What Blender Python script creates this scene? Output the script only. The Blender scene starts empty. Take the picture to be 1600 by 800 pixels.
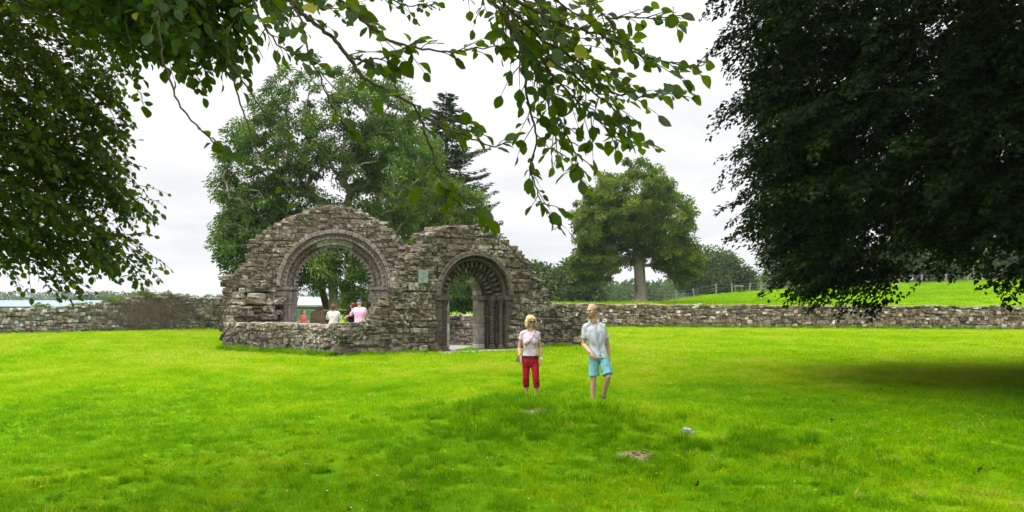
import bpy, math, random
import numpy as np
from mathutils import Vector, Matrix, noise as mnoise

R = math.radians
SC = bpy.context.scene
COL = SC.collection
F = 1500.0            # focal length in source pixels
EYE = 1.95            # eye height above the lawn
HZ = 462.0            # horizon row in the 1600 x 800 photograph

# ------------------------------------------------------------------ camera
cam_d = bpy.data.cameras.new('camera')
cam = bpy.data.objects.new('camera', cam_d)
COL.objects.link(cam)
cam.location = (0, 0, EYE)
cam.rotation_euler = (R(90), 0, 0)
cam_d.sensor_width = 36.0
cam_d.lens = 36.0 * F / 1600.0
cam_d.shift_y = (HZ - 400.0) / 1600.0
cam_d.clip_start = 0.05
cam_d.clip_end = 4000.0
SC.camera = cam

# ------------------------------------------------------------------ sky and sun
SUN_EL, SUN_AZ = 60.0, 235.0          # azimuth clockwise from +Y (north)
w = bpy.data.worlds.new('World')
SC.world = w
w.use_nodes = True
nt = w.node_tree
for n in list(nt.nodes):
    nt.nodes.remove(n)


def N(tree, typ, **kw):
    n = tree.nodes.new(typ)
    for k, v in kw.items():
        setattr(n, k, v)
    return n


def L(tree, a, b):
    tree.links.new(a, b)


def ramp(tree, fac, stops, interp='LINEAR'):
    r = N(tree, 'ShaderNodeValToRGB')
    r.color_ramp.interpolation = interp
    el = r.color_ramp.elements
    while len(el) > 1:
        el.remove(el[-1])
    el[0].position = stops[0][0]
    c = stops[0][1]
    el[0].color = (c, c, c, 1) if isinstance(c, (int, float)) else (*c, 1)
    for p, c in stops[1:]:
        e = el.new(p)
        e.color = (c, c, c, 1) if isinstance(c, (int, float)) else (*c, 1)
    if fac is not None:
        L(tree, fac, r.inputs[0])
    return r


def math_n(tree, op, a, b=None, clamp=False):
    m = N(tree, 'ShaderNodeMath', operation=op, use_clamp=clamp)
    for i, v in enumerate((a, b)):
        if v is None:
            continue
        if isinstance(v, (int, float)):
            m.inputs[i].default_value = v
        else:
            L(tree, v, m.inputs[i])
    return m.outputs[0]


def mix_c(tree, fac, a, b, blend='MIX'):
    m = N(tree, 'ShaderNodeMix', data_type='RGBA', blend_type=blend)
    for s, v in ((m.inputs[0], fac), (m.inputs[6], a), (m.inputs[7], b)):
        if isinstance(v, (int, float)):
            s.default_value = v
        elif isinstance(v, tuple):
            s.default_value = (*v, 1) if len(v) == 3 else v
        else:
            L(tree, v, s)
    return m.outputs[2]


sky = N(nt, 'ShaderNodeTexSky', sky_type='NISHITA')
sky.sun_disc = False
sky.sun_elevation = R(SUN_EL)
sky.sun_rotation = R(SUN_AZ)
sky.air_density = 1.0
sky.dust_density = 4.0
hs = N(nt, 'ShaderNodeHueSaturation')
hs.inputs['Saturation'].default_value = 0.12
L(nt, sky.outputs[0], hs.inputs['Color'])
tc = N(nt, 'ShaderNodeTexCoord')
sep = N(nt, 'ShaderNodeSeparateXYZ')
L(nt, tc.outputs['Generated'], sep.inputs[0])
# a cloud layer seen in perspective: direction divided by its height
zz = math_n(nt, 'ADD', math_n(nt, 'MAXIMUM', sep.outputs[2], 0.0), 0.16)
cmb = N(nt, 'ShaderNodeCombineXYZ')
L(nt, math_n(nt, 'DIVIDE', sep.outputs[0], zz), cmb.inputs[0])
L(nt, math_n(nt, 'DIVIDE', sep.outputs[1], zz), cmb.inputs[1])
cn = N(nt, 'ShaderNodeTexNoise')
cn.inputs['Scale'].default_value = 1.15
cn.inputs['Detail'].default_value = 6.0
cn.inputs['Roughness'].default_value = 0.55
cn.inputs['Distortion'].default_value = 0.5
L(nt, cmb.outputs[0], cn.inputs['Vector'])
cl = ramp(nt, cn.outputs[0], [(0.30, (0.80, 0.815, 0.845)), (0.52, (0.95, 0.955, 0.965)), (0.72, (1.03, 1.03, 1.03))])
# an overcast sky is about three times brighter overhead than near the horizon
el_r = ramp(nt, sep.outputs[2], [(0.0, 0.180), (0.20, 0.190), (0.33, 0.23), (0.55, 0.62), (1.0, 1.05)])
bright = mix_c(nt, 1.0, cl.outputs[0], el_r.outputs[0], 'MULTIPLY')
up = N(nt, 'ShaderNodeVectorMath', operation='SCALE')
L(nt, bright, up.inputs[0])
up.inputs['Scale'].default_value = 30.0
skymix = mix_c(nt, 0.93, hs.outputs[0], up.outputs[0])
bg = N(nt, 'ShaderNodeBackground')
bg.inputs['Strength'].default_value = 0.10
L(nt, skymix, bg.inputs['Color'])
wo = N(nt, 'ShaderNodeOutputWorld')
L(nt, bg.outputs[0], wo.inputs['Surface'])

sun_d = bpy.data.lights.new('sun', 'SUN')
sun_d.energy = 1.3
sun_d.angle = R(24)
sun_d.color = (1.0, 0.95, 0.86)
sun = bpy.data.objects.new('sun', sun_d)
COL.objects.link(sun)
sdir = Vector((math.sin(R(SUN_AZ)) * math.cos(R(SUN_EL)), math.cos(R(SUN_AZ)) * math.cos(R(SUN_EL)), math.sin(R(SUN_EL))))
sun.rotation_euler = (-sdir).to_track_quat('-Z', 'Y').to_euler()
sun.location = sdir * 60

SC.view_settings.view_transform = 'Standard'
SC.view_settings.look = 'None'
SC.view_settings.exposure = 0.95
SC.view_settings.gamma = 1.0
SC.view_settings.use_curve_mapping = False
SC.cycles.max_bounces = 8
SC.cycles.transmission_bounces = 4
SC.cycles.use_denoising = True
SC.render.film_transparent = False

# ------------------------------------------------------------------ helpers
def P(px, py, d):
    """point of the place seen at pixel (px, py) of the photograph at depth d"""
    return np.array(((px - 800.0) / F * d, d, EYE - (py - HZ) / F * d))


def PX(px, d):
    return (px - 800.0) / F * d


class MB:
    """collects vertices and faces, builds ONE mesh object"""
    def __init__(self):
        self.v, self.f, self.t, self.n = [], [], [], 0

    def add(self, v, f, tint=0.5):
        v = np.asarray(v, dtype=np.float32).reshape(-1, 3)
        f = np.asarray(f, dtype=np.int64)
        self.v.append(v)
        self.f.append(f + self.n)
        t = np.empty(len(v), dtype=np.float32)
        t[:] = tint
        self.t.append(t)
        self.n += len(v)

    def mesh(self, name, mat=None, smooth=False):
        me = bpy.data.meshes.new(name)
        v = np.concatenate(self.v)
        starts, loops, off = [], [], 0
        for f in self.f:
            if len(f) == 0:
                continue
            k = f.shape[1]
            starts.append(off + np.arange(len(f)) * k)
            loops.append(f.ravel())
            off += f.size
        starts = np.concatenate(starts)
        loops = np.concatenate(loops)
        me.vertices.add(len(v))
        me.vertices.foreach_set('co', v.ravel())
        me.loops.add(len(loops))
        me.loops.foreach_set('vertex_index', loops.astype(np.int32))
        me.polygons.add(len(starts))
        me.polygons.foreach_set('loop_start', starts.astype(np.int32))
        me.polygons.foreach_set('use_smooth', np.full(len(starts), smooth))
        a = me.attributes.new('tint', 'FLOAT', 'POINT')
        a.data.foreach_set('value', np.concatenate(self.t))
        me.update(calc_edges=True)
        me.validate()
        if mat:
            me.materials.append(mat)
        return me

    def build(self, name, mat=None, parent=None, smooth=False):
        o = bpy.data.objects.new(name, self.mesh(name, mat, smooth))
        COL.objects.link(o)
        if parent is not None:
            o.parent = parent
            o.matrix_parent_inverse = mat_world(parent).inverted()
        return o


def mat_world(o):
    m = o.matrix_basis.copy()
    p = o.parent
    while p is not None:
        m = p.matrix_basis @ o.matrix_parent_inverse @ m
        o, p = p, p.parent
    return m


def empty(name, loc=(0, 0, 0)):
    o = bpy.data.objects.new(name, None)
    COL.objects.link(o)
    o.location = tuple(float(c) for c in loc)
    o.empty_display_size = 0.2
    return o


def tag(o, label=None, cat=None, group=None, kind=None):
    if label:
        o['label'] = label
    if cat:
        o['category'] = cat
    if group:
        o['group'] = group
    if kind:
        o['kind'] = kind
    return o


def frames(pts):
    pts = np.asarray(pts, float)
    t = np.gradient(pts, axis=0)
    t /= np.linalg.norm(t, axis=1)[:, None] + 1e-9
    ref = np.array((0, 0, 1.0)) if abs(t[0, 2]) < 0.9 else np.array((1.0, 0, 0))
    n = np.cross(t[0], ref)
    n /= np.linalg.norm(n)
    ns = []
    for k in range(len(pts)):
        n = n - t[k] * np.dot(n, t[k])
        n /= np.linalg.norm(n) + 1e-9
        ns.append(n)
    ns = np.array(ns)
    return t, ns, np.cross(t, ns)


def tube(mb, pts, rad, sides=6, tint=0.5, cap=True):
    pts = np.asarray(pts, float)
    rad = np.broadcast_to(np.asarray(rad, float), (len(pts),))
    t, n, b = frames(pts)
    a = np.linspace(0, 2 * np.pi, sides, endpoint=False)
    ring = pts[:, None] + rad[:, None, None] * (np.cos(a)[None, :, None] * n[:, None] + np.sin(a)[None, :, None] * b[:, None])
    K = len(pts)
    i = np.arange(sides)
    q = []
    for k in range(K - 1):
        q.append(np.stack((k * sides + i, k * sides + (i + 1) % sides, (k + 1) * sides + (i + 1) % sides, (k + 1) * sides + i), 1))
    mb.add(ring.reshape(-1, 3), np.concatenate(q), tint)
    if cap:
        v = np.concatenate((ring[0], ring[-1]))
        mb.add(v, np.array([list(range(sides))[::-1], list(range(sides, 2 * sides))]), tint)


def box(mb, c, h, rotz=0.0, tint=0.5, bev=0.0):
    """box with centre c and half sizes h"""
    if bev > 0:
        add_blocks(mb, np.array([c], float), rot3(rotz)[None], np.array([h], float), tint=np.array([tint]), rough=0.0, k=1 - bev)
        return
    s = np.array([(x, y, z) for x in (-1, 1) for y in (-1, 1) for z in (-1, 1)], float) * np.array(h)
    v = s @ rot3(rotz).T + np.array(c)
    f = [(0, 1, 3, 2), (4, 6, 7, 5), (0, 4, 5, 1), (2, 3, 7, 6), (0, 2, 6, 4), (1, 5, 7, 3)]
    mb.add(v, f, tint)


def rot3(a):
    c, s = math.cos(a), math.sin(a)
    return np.array(((c, -s, 0), (s, c, 0), (0, 0, 1.0)))


def cube_grid(n):
    idx, vs, fs = {}, [], []

    def vid(p):
        if p not in idx:
            idx[p] = len(vs)
            vs.append(p)
        return idx[p]
    for ax in range(3):
        for side in (0, n):
            for i in range(n):
                for j in range(n):
                    c = []
                    for (a, b) in ((i, j), (i + 1, j), (i + 1, j + 1), (i, j + 1)):
                        p = [0, 0, 0]
                        p[ax] = side
                        p[(ax + 1) % 3] = a
                        p[(ax + 2) % 3] = b
                        c.append(vid(tuple(p)))
                    fs.append(c if side == n else c[::-1])
    return np.array(vs, float) / n * 2 - 1, np.array(fs)


CG_V, CG_F = cube_grid(3)


def rounded(k):
    g = CG_V.copy()
    g = np.sign(g) * np.where(np.abs(g) > 0.9, 1.0, 0.62 * np.abs(g) / 0.3333333)
    c = np.clip(g, -k, k)
    d = g - c
    ln = np.linalg.norm(d, axis=1)[:, None]
    return c + d / np.maximum(ln, 1e-9) * np.minimum(ln, 1 - k)


def add_blocks(mb, cen, axes, half, tint, rough=0.10, k=0.74, rng=None, warp=0.12):
    """many roundish stones at once: cen Nx3, axes Nx3x3 (rows u,v,w) or 1x3x3, half Nx3"""
    n = len(cen)
    if n == 0:
        return
    rng = rng or np.random.default_rng(1)
    T = rounded(k)
    v = np.broadcast_to(T[None], (n,) + T.shape).copy()
    if rough > 0:
        corner = rng.normal(0, warp, (n, 2, 2, 2, 3))
        wx = (T[:, 0] + 1) / 2
        wy = (T[:, 1] + 1) / 2
        wz = (T[:, 2] + 1) / 2
        for i in (0, 1):
            for j in (0, 1):
                for m in (0, 1):
                    ww = (wx if i else 1 - wx) * (wy if j else 1 - wy) * (wz if m else 1 - wz)
                    v += ww[None, :, None] * corner[:, i, j, m][:, None, :]
        v += rng.normal(0, rough, v.shape)
    v *= half[:, None, :]
    axes = np.broadcast_to(axes, (n, 3, 3))
    v = np.einsum('nvk,nkj->nvj', v, axes) + cen[:, None, :]
    f = (CG_F[None] + (np.arange(n) * len(T))[:, None, None]).reshape(-1, 4)
    mb.add(v.reshape(-1, 3), f, np.repeat(np.asarray(tint, dtype=np.float32), len(T)))


def ell(mb, c, r, rot=None, nu=14, nv=10, tint=0.5):
    u = np.linspace(0, 2 * np.pi, nu, endpoint=False)
    vv = np.linspace(0, np.pi, nv + 1)[1:-1]
    pts = [(0, 0, 1.0)] + [(math.sin(b) * math.cos(a), math.sin(b) * math.sin(a), math.cos(b)) for b in vv for a in u] + [(0, 0, -1.0)]
    pts = np.array(pts) * np.array(r)
    if rot is not None:
        pts = pts @ np.array(rot).T
    pts = pts + np.array(c)
    tri, quad = [], []
    for a in range(nu):
        tri.append((0, 1 + a, 1 + (a + 1) % nu))
    for k in range(nv - 2):
        for a in range(nu):
            p, q = 1 + k * nu + a, 1 + k * nu + (a + 1) % nu
            quad.append((p, p + nu, q + nu, q))
    last = len(pts) - 1
    s = 1 + (nv - 2) * nu
    for a in range(nu):
        tri.append((last, s + (a + 1) % nu, s + a))
    n0 = mb.n
    mb.add(pts, np.array(tri), tint)
    mb.f.append(np.array(quad) + n0)


def loft(mb, rings, n=20, tint=0.5, power=2.4):
    """rings: (cx, cy, cz, rx, ry) stacked along z, closed"""
    a = np.linspace(0, 2 * np.pi, n, endpoint=False)
    ca, sa = np.cos(a), np.sin(a)
    ex = np.sign(ca) * np.abs(ca) ** (2 / power)
    ey = np.sign(sa) * np.abs(sa) ** (2 / power)
    v = []
    for (cx, cy, cz, rx, ry) in rings:
        v.append(np.stack((cx + ex * rx, cy + ey * ry, np.full(n, cz)), 1))
    K = len(rings)
    i = np.arange(n)
    q = [np.stack((k * n + i, k * n + (i + 1) % n, (k + 1) * n + (i + 1) % n, (k + 1) * n + i), 1) for k in range(K - 1)]
    n0 = mb.n
    mb.add(np.concatenate(v), np.concatenate(q), tint)
    mb.f.append(np.array([list(range(n))[::-1], list(range((K - 1) * n, K * n))]) + n0)


def limb(mb, pts, rad, sides=14, sub=4):
    """tapering limb through joints with round joints, closed for remeshing"""
    pts = [np.array(p, float) for p in pts]
    P2, R2 = [], []
    for i in range(len(pts) - 1):
        for s in range(sub):
            t = s / sub
            P2.append(pts[i] * (1 - t) + pts[i + 1] * t)
            R2.append(rad[i] * (1 - t) + rad[i + 1] * t)
    P2.append(pts[-1])
    R2.append(rad[-1])
    tube(mb, P2, R2, sides)
    for p, r in zip(pts, rad):
        ell(mb, p, (r, r, r), nu=sides, nv=10)


def remesh(mb, name, mat, parent, voxel=0.006, smooth=4, folds=0.0, fold_scale=(9, 9, 4), seed=0.0, extra=None):
    """union of overlapping shells as one continuous skin"""
    tmp = bpy.data.objects.new('tmp', mb.mesh('tmp'))
    COL.objects.link(tmp)
    m = tmp.modifiers.new('r', 'REMESH')
    m.mode = 'VOXEL'
    m.voxel_size = voxel
    m.use_smooth_shade = True
    s = tmp.modifiers.new('s', 'SMOOTH')
    s.factor = 0.5
    s.iterations = smooth
    dg = bpy.context.evaluated_depsgraph_get()
    dg.update()
    me = bpy.data.meshes.new_from_object(tmp.evaluated_get(dg))
    old = tmp.data
    bpy.data.objects.remove(tmp)
    bpy.data.meshes.remove(old)
    me.name = name
    me.materials.clear()
    if mat:
        me.materials.append(mat)
    if folds > 0:
        nv = len(me.vertices)
        co = np.empty(nv * 3, dtype=np.float32)
        no = np.empty(nv * 3, dtype=np.float32)
        me.vertices.foreach_get('co', co)
        me.vertex_normals.foreach_get('vector', no)
        co = co.reshape(-1, 3)
        no = no.reshape(-1, 3)
        fs = np.array(fold_scale)
        d = np.array([mnoise.noise(Vector((float(p[0] * fs[0]) + seed, float(p[1] * fs[1]), float(p[2] * fs[2]) + float(p[0]) * 5.0))) for p in co])
        co += no * (np.abs(d)[:, None] * 2 - 0.6) * folds
        me.vertices.foreach_set('co', co.ravel())
        me.update()
    o = bpy.data.objects.new(name, me)
    COL.objects.link(o)
    if parent is not None:
        o.parent = parent
        o.matrix_parent_inverse = Matrix()
    return o


# ------------------------------------------------------------------ materials
def new_mat(name):
    m = bpy.data.materials.new(name)
    m.use_nodes = True
    t = m.node_tree
    for n in list(t.nodes):
        t.nodes.remove(n)
    out = N(t, 'ShaderNodeOutputMaterial')
    return m, t, out


def pri(t, color, rough=0.8, spec=0.3):
    b = N(t, 'ShaderNodeBsdfPrincipled')
    if isinstance(color, tuple):
        b.inputs['Base Color'].default_value = (*color, 1)
    else:
        L(t, color, b.inputs['Base Color'])
    if isinstance(rough, (int, float)):
        b.inputs['Roughness'].default_value = rough
    else:
        L(t, rough, b.inputs['Roughness'])
    b.inputs['Specular IOR Level'].default_value = spec
    return b


def noise_n(t, scale, detail=3.0, rough=0.55, vec=None, dist=0.0):
    n = N(t, 'ShaderNodeTexNoise')
    n.inputs['Scale'].default_value = scale
    n.inputs['Detail'].default_value = detail
    n.inputs['Roughness'].default_value = rough
    n.inputs['Distortion'].default_value = dist
    if vec is not None:
        L(t, vec, n.inputs['Vector'])
    return n.outputs[0]


def obj_vec(t):
    return N(t, 'ShaderNodeTexCoord').outputs['Object']


def attr(t, name, typ='GEOMETRY'):
    a = N(t, 'ShaderNodeAttribute', attribute_type=typ, attribute_name=name)
    return a.outputs['Fac']


def bump(t, h, strength=0.5, dist=0.02):
    b = N(t, 'ShaderNodeBump')
    b.inputs['Strength'].default_value = strength
    b.inputs['Distance'].default_value = dist
    L(t, h, b.inputs['Height'])
    return b.outputs[0]


def leaf_mat(name, stops, trans=(0.12, 0.22, 0.01), tfac=0.35, rough=0.45, spec=0.35, at='GEOMETRY', low=None):
    m, t, out = new_mat(name)
    tint = attr(t, 'tint', at)
    c = ramp(t, tint, stops).outputs[0]
    p = pri(t, c, rough, spec)
    tr = N(t, 'ShaderNodeBsdfTranslucent')
    tcol = mix_c(t, 0.65, c, trans)
    L(t, tcol, tr.inputs['Color'])
    mx = N(t, 'ShaderNodeMixShader')
    mx.inputs[0].default_value = tfac
    L(t, p.outputs[0], mx.inputs[1])
    L(t, tr.outputs[0], mx.inputs[2])
    L(t, mx.outputs[0], out.inputs['Surface'])
    return m


def stone_mat(name, stops, lichen=(0.50, 0.47, 0.40), lich=0.60, moss=(0.16, 0.14, 0.04), moss_amt=0.5, brown=(0.20, 0.12, 0.05), bscale=18.0, con=1.0, bs=0.9):
    m, t, out = new_mat(name)
    v = obj_vec(t)
    tint = attr(t, 'tint')
    base = ramp(t, tint, stops).outputs[0]
    # weathering inside each stone
    n1 = noise_n(t, 5.5, 5, 0.65, v)
    d1 = ramp(t, n1, [(0.30, 0.35), (0.5, 0.95), (0.70, 1.7)]).outputs[0]
    c = mix_c(t, 0.85 * con, base, d1, 'MULTIPLY')
    n2 = noise_n(t, 26.0, 4, 0.7, v)
    d2 = ramp(t, n2, [(0.34, 0.40), (0.52, 1.0), (0.68, 1.7)]).outputs[0]
    c = mix_c(t, 0.8 * con, c, d2, 'MULTIPLY')
    # brown and ochre staining
    n3 = noise_n(t, 1.1, 4, 0.6, v, 0.4)
    c = mix_c(t, ramp(t, n3, [(0.50, 0.0), (0.66, 0.55)]).outputs[0], c, brown)
    n6 = noise_n(t, 0.9, 5, 0.65, v, 0.8)
    c = mix_c(t, ramp(t, n6, [(0.54, 0.0), (0.66, 0.55 * con)]).outputs[0], c, (0.05, 0.043, 0.036))
    # pale lichen rosettes
    n4 = noise_n(t, 8.0, 6, 0.75, v, 0.6)
    n5 = noise_n(t, 0.7, 2, 0.5, v)
    lm = math_n(t, 'ADD', n4, math_n(t, 'MULTIPLY', math_n(t, 'SUBTRACT', n5, 0.5), 0.5))
    c = mix_c(t, ramp(t, lm, [(lich, 0.0), (lich + 0.06, 0.85)]).outputs[0], c, lichen)
    # moss and grit on what faces the sky
    g = N(t, 'ShaderNodeNewGeometry')
    s = N(t, 'ShaderNodeSeparateXYZ')
    L(t, g.outputs['Normal'], s.inputs[0])
    up_ = math_n(t, 'ADD', s.outputs[2], math_n(t, 'MULTIPLY', math_n(t, 'SUBTRACT', n1, 0.5), 2.0))
    c = mix_c(t, math_n(t, 'MULTIPLY', ramp(t, up_, [(0.55, 0.0), (0.95, 1.0)]).outputs[0], moss_amt), c, moss)
    p = pri(t, c, 0.92, 0.15)
    h = math_n(t, 'ADD', math_n(t, 'MULTIPLY', n2, 0.6), noise_n(t, bscale, 6, 0.75, v))
    L(t, bump(t, h, bs, 0.035), p.inputs['Normal'])
    L(t, p.outputs[0], out.inputs['Surface'])
    return m


def bark_mat(name, a, b, scale=6.0, green=None):
    m, t, out = new_mat(name)
    v = obj_vec(t)
    mp = N(t, 'ShaderNodeMapping')
    mp.inputs['Scale'].default_value = (1, 1, 0.25)
    L(t, v, mp.inputs[0])
    n = noise_n(t, scale, 6, 0.7, mp.outputs[0], 0.4)
    c = ramp(t, n, [(0.32, a), (0.66, b)]).outputs[0]
    if green:
        c = mix_c(t, ramp(t, noise_n(t, 1.3, 3, 0.6, v), [(0.45, 0.0), (0.62, 0.7)]).outputs[0], c, green)
    p = pri(t, c, 0.9, 0.15)
    L(t, bump(t, n, 0.8, 0.05), p.inputs['Normal'])
    L(t, p.outputs[0], out.inputs['Surface'])
    return m


def plain(name, c, rough=0.7, spec=0.3, var=0.15, scale=20.0, bmp=0.0):
    m, t, out = new_mat(name)
    v = obj_vec(t)
    n = noise_n(t, scale, 4, 0.6, v)
    cc = mix_c(t, 1.0, c, ramp(t, n, [(0.3, 1 - var), (0.7, 1 + var)]).outputs[0], 'MULTIPLY')
    p = pri(t, cc, rough, spec)
    if bmp > 0:
        L(t, bump(t, n, bmp, 0.01), p.inputs['Normal'])
    L(t, p.outputs[0], out.inputs['Surface'])
    return m
# ================================================================== the lie of the land
def sst(a, b, x):
    t = np.clip((np.asarray(x, float) - a) / (b - a), 0, 1)
    return t * t * (3 - 2 * t)


def lawn_h(x, y):
    x = np.asarray(x, float)
    y = np.asarray(y, float)
    h = 0.33 * np.exp(-((x - 0.6) / 3.6) ** 2 - ((y - 14.2) / 2.3) ** 2)
    h += 0.05 * np.sin(x * 0.31 + 1.0) * np.sin(y * 0.23) * np.exp(-((y - 20) / 22.0) ** 2)
    h += 0.22 * np.exp(-((x + 17) / 5.0) ** 2 - ((y - 42) / 7.0) ** 2)
    h -= 2.6 * sst(62, 112, y)
    return h


def wall_y(x):
    """line of the right hand boundary wall"""
    return 60.0 - (np.asarray(x, float) - 1.6) * (6.0 / 27.9)


CREST_PX = [(700, 475.5, 75), (950, 474.5, 75), (1000, 473.0, 75), (1040, 473.5, 80), (1085, 467, 88), (1119, 461.5, 96),
            (1180, 456.5, 105), (1300, 449.5, 114), (1420, 443.5, 118), (1560, 438.5, 120), (1800, 432, 125), (2300, 426, 135)]
CREST = np.array([P(*c) for c in CREST_PX])


def crest(x):
    return np.interp(x, CREST[:, 0], CREST[:, 1]), np.interp(x, CREST[:, 0], CREST[:, 2])


def field_h(x, y):
    x = np.asarray(x, float)
    y = np.asarray(y, float)
    yc, zc = crest(x)
    y0 = wall_y(x) + 0.3
    f = (y - y0) / (yc - y0)
    z0 = 0.75
    z = z0 + (zc - z0) * np.clip(f, 0, 1) ** 0.9
    z = z - np.clip(f - 1, 0, None) ** 1.5 * 2.2
    return z - 4.0 * (1 - sst(-4.0, 1.5, x))


def axis_samples(spec):
    out = []
    for a, b, n in spec:
        out.append(np.linspace(a, b, n, endpoint=False))
    out.append([spec[-1][1]])
    return np.concatenate(out)


def grid_mesh(mb, xs, ys, fn):
    X, Y = np.meshgrid(xs, ys)
    Z = fn(X, Y)
    v = np.stack((X, Y, Z), -1).reshape(-1, 3)
    nx, ny = len(xs), len(ys)
    i, j = np.meshgrid(np.arange(nx - 1), np.arange(ny - 1))
    a = (j * nx + i).ravel()
    mb.add(v, np.stack((a, a + 1, a + nx + 1, a + nx), 1), 0.5)


# bare earth patches worn into the mound (a colour of the ground itself)
BARE = [(P(745, 632, 15.4), 0.42, 0.30), (P(832, 662, 13.6), 0.30, 0.28), (P(998, 722, 11.2), 0.27, 0.33)]


def ground_mat(name, patches=False):
    m, t, out = new_mat(name)
    v = obj_vec(t)
    n1 = noise_n(t, 0.35, 4, 0.6, v)
    n2 = noise_n(t, 14.0, 5, 0.7, v)
    c = ramp(t, n1, [(0.35, (0.060, 0.165, 0.001)), (0.55, (0.105, 0.225, 0.001)), (0.7, (0.16, 0.255, 0.002))]).outputs[0]
    c = mix_c(t, 0.8, c, ramp(t, n2, [(0.3, 0.55), (0.7, 1.35)]).outputs[0], 'MULTIPLY')
    if patches:
        for (p, rx, ry) in BARE:
            s = N(t, 'ShaderNodeVectorMath', operation='SUBTRACT')
            L(t, v, s.inputs[0])
            s.inputs[1].default_value = (p[0], p[1], p[2])
            k = N(t, 'ShaderNodeVectorMath', operation='MULTIPLY')
            L(t, s.outputs[0], k.inputs[0])
            k.inputs[1].default_value = (1 / rx, 1 / ry, 0)
            ln = N(t, 'ShaderNodeVectorMath', operation='LENGTH')
            L(t, k.outputs[0], ln.inputs[0])
            d = math_n(t, 'ADD', ln.outputs[1], math_n(t, 'MULTIPLY', math_n(t, 'SUBTRACT', n2, 0.5), 0.8))
            earth = ramp(t, n2, [(0.3, (0.14, 0.10, 0.04)), (0.7, (0.30, 0.25, 0.12))]).outputs[0]
            c = mix_c(t, ramp(t, d, [(0.75, 1.0), (1.05, 0.0)]).outputs[0], c, earth)
    p = pri(t, c, 0.95, 0.02)
    L(t, bump(t, n2, 0.6, 0.05), p.inputs['Normal'])
    L(t, p.outputs[0], out.inputs['Surface'])
    return m


xs = axis_samples([(-700, -60, 20), (-60, -20, 20), (-20, 20, 100), (20, 60, 20), (60, 700, 20)])
ys = axis_samples([(-60, 6, 12), (6, 26, 80), (26, 66, 40), (66, 140, 20), (140, 800, 20)])
mb = MB()
grid_mesh(mb, xs, ys, lawn_h)
ground = mb.build('ground', ground_mat('lawn', True), smooth=True)
tag(ground, 'bright green mown lawn with a low mound in front', 'ground', kind='structure')

mb = MB()
fx = np.concatenate((np.linspace(-4, 60, 65), np.linspace(64, 140, 20)))
ff = np.concatenate((np.linspace(0, 1, 24), np.linspace(1.1, 3.0, 12)))
X, Fq = np.meshgrid(fx, ff)
YC, ZC = crest(X)
Y = wall_y(X) + 0.3 + Fq * (YC - wall_y(X) - 0.3)
Zf = field_h(X, Y)
nx, ny = len(fx), len(ff)
i, j = np.meshgrid(np.arange(nx - 1), np.arange(ny - 1))
a = (j * nx + i).ravel()
mb.add(np.stack((X, Y, Zf), -1).reshape(-1, 3), np.stack((a, a + 1, a + nx + 1, a + nx), 1))
field = mb.build('field', ground_mat('pasture'), smooth=True)
tag(field, 'sunlit green pasture rising behind the right boundary wall', 'field', kind='structure')

# ================================================================== masonry
RUIN_STOPS = [(0.0, (0.060, 0.049, 0.040)), (0.22, (0.102, 0.083, 0.067)), (0.50, (0.150, 0.123, 0.099)), (0.74, (0.195, 0.163, 0.131)),
              (0.88, (0.175, 0.131, 0.088)), (0.95, (0.26, 0.23, 0.19)), (1.0, (0.36, 0.335, 0.295))]
M_ruin = stone_mat('ruin_rubble', RUIN_STOPS, lich=0.575, moss=(0.19, 0.165, 0.09), moss_amt=0.4, brown=(0.15, 0.105, 0.065), con=0.85)
M_core = stone_mat('ruin_mortar', [(0.0, (0.085, 0.07, 0.057)), (1.0, (0.12, 0.10, 0.08))], lich=0.70, moss_amt=0.4)
M_dress = stone_mat('dressed_sandstone', [(0.0, (0.10, 0.083, 0.070)), (0.35, (0.180, 0.152, 0.130)), (0.7, (0.245, 0.212, 0.182)), (1.0, (0.50, 0.48, 0.45))],
                    lich=0.72, moss_amt=0.2, brown=(0.12, 0.085, 0.07), bscale=30, con=0.55, bs=0.35)
M_dark = stone_mat('dark_dressed_stone', [(0.0, (0.040, 0.032, 0.028)), (0.5, (0.085, 0.070, 0.060)), (0.8, (0.14, 0.118, 0.10)), (1.0, (0.40, 0.37, 0.33))],
                   lich=0.72, moss_amt=0.3, brown=(0.09, 0.065, 0.05), bscale=30, con=0.6, bs=0.4)
M_field = stone_mat('field_stone', [(0.0, (0.075, 0.058, 0.042)), (0.3, (0.145, 0.115, 0.080)), (0.6, (0.215, 0.175, 0.122)), (0.88, (0.30, 0.25, 0.19)), (0.93, (0.52, 0.50, 0.46)), (1.0, (0.66, 0.65, 0.62))],
                    lich=0.66, moss=(0.24, 0.20, 0.13), moss_amt=0.5)
M_grey = stone_mat('grey_stone', [(0.0, (0.09, 0.08, 0.065)), (0.4, (0.20, 0.175, 0.14)), (0.75, (0.31, 0.28, 0.235)), (1.0, (0.60, 0.59, 0.56))],
                   lich=0.60, moss=(0.22, 0.19, 0.12), moss_amt=0.4)


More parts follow.
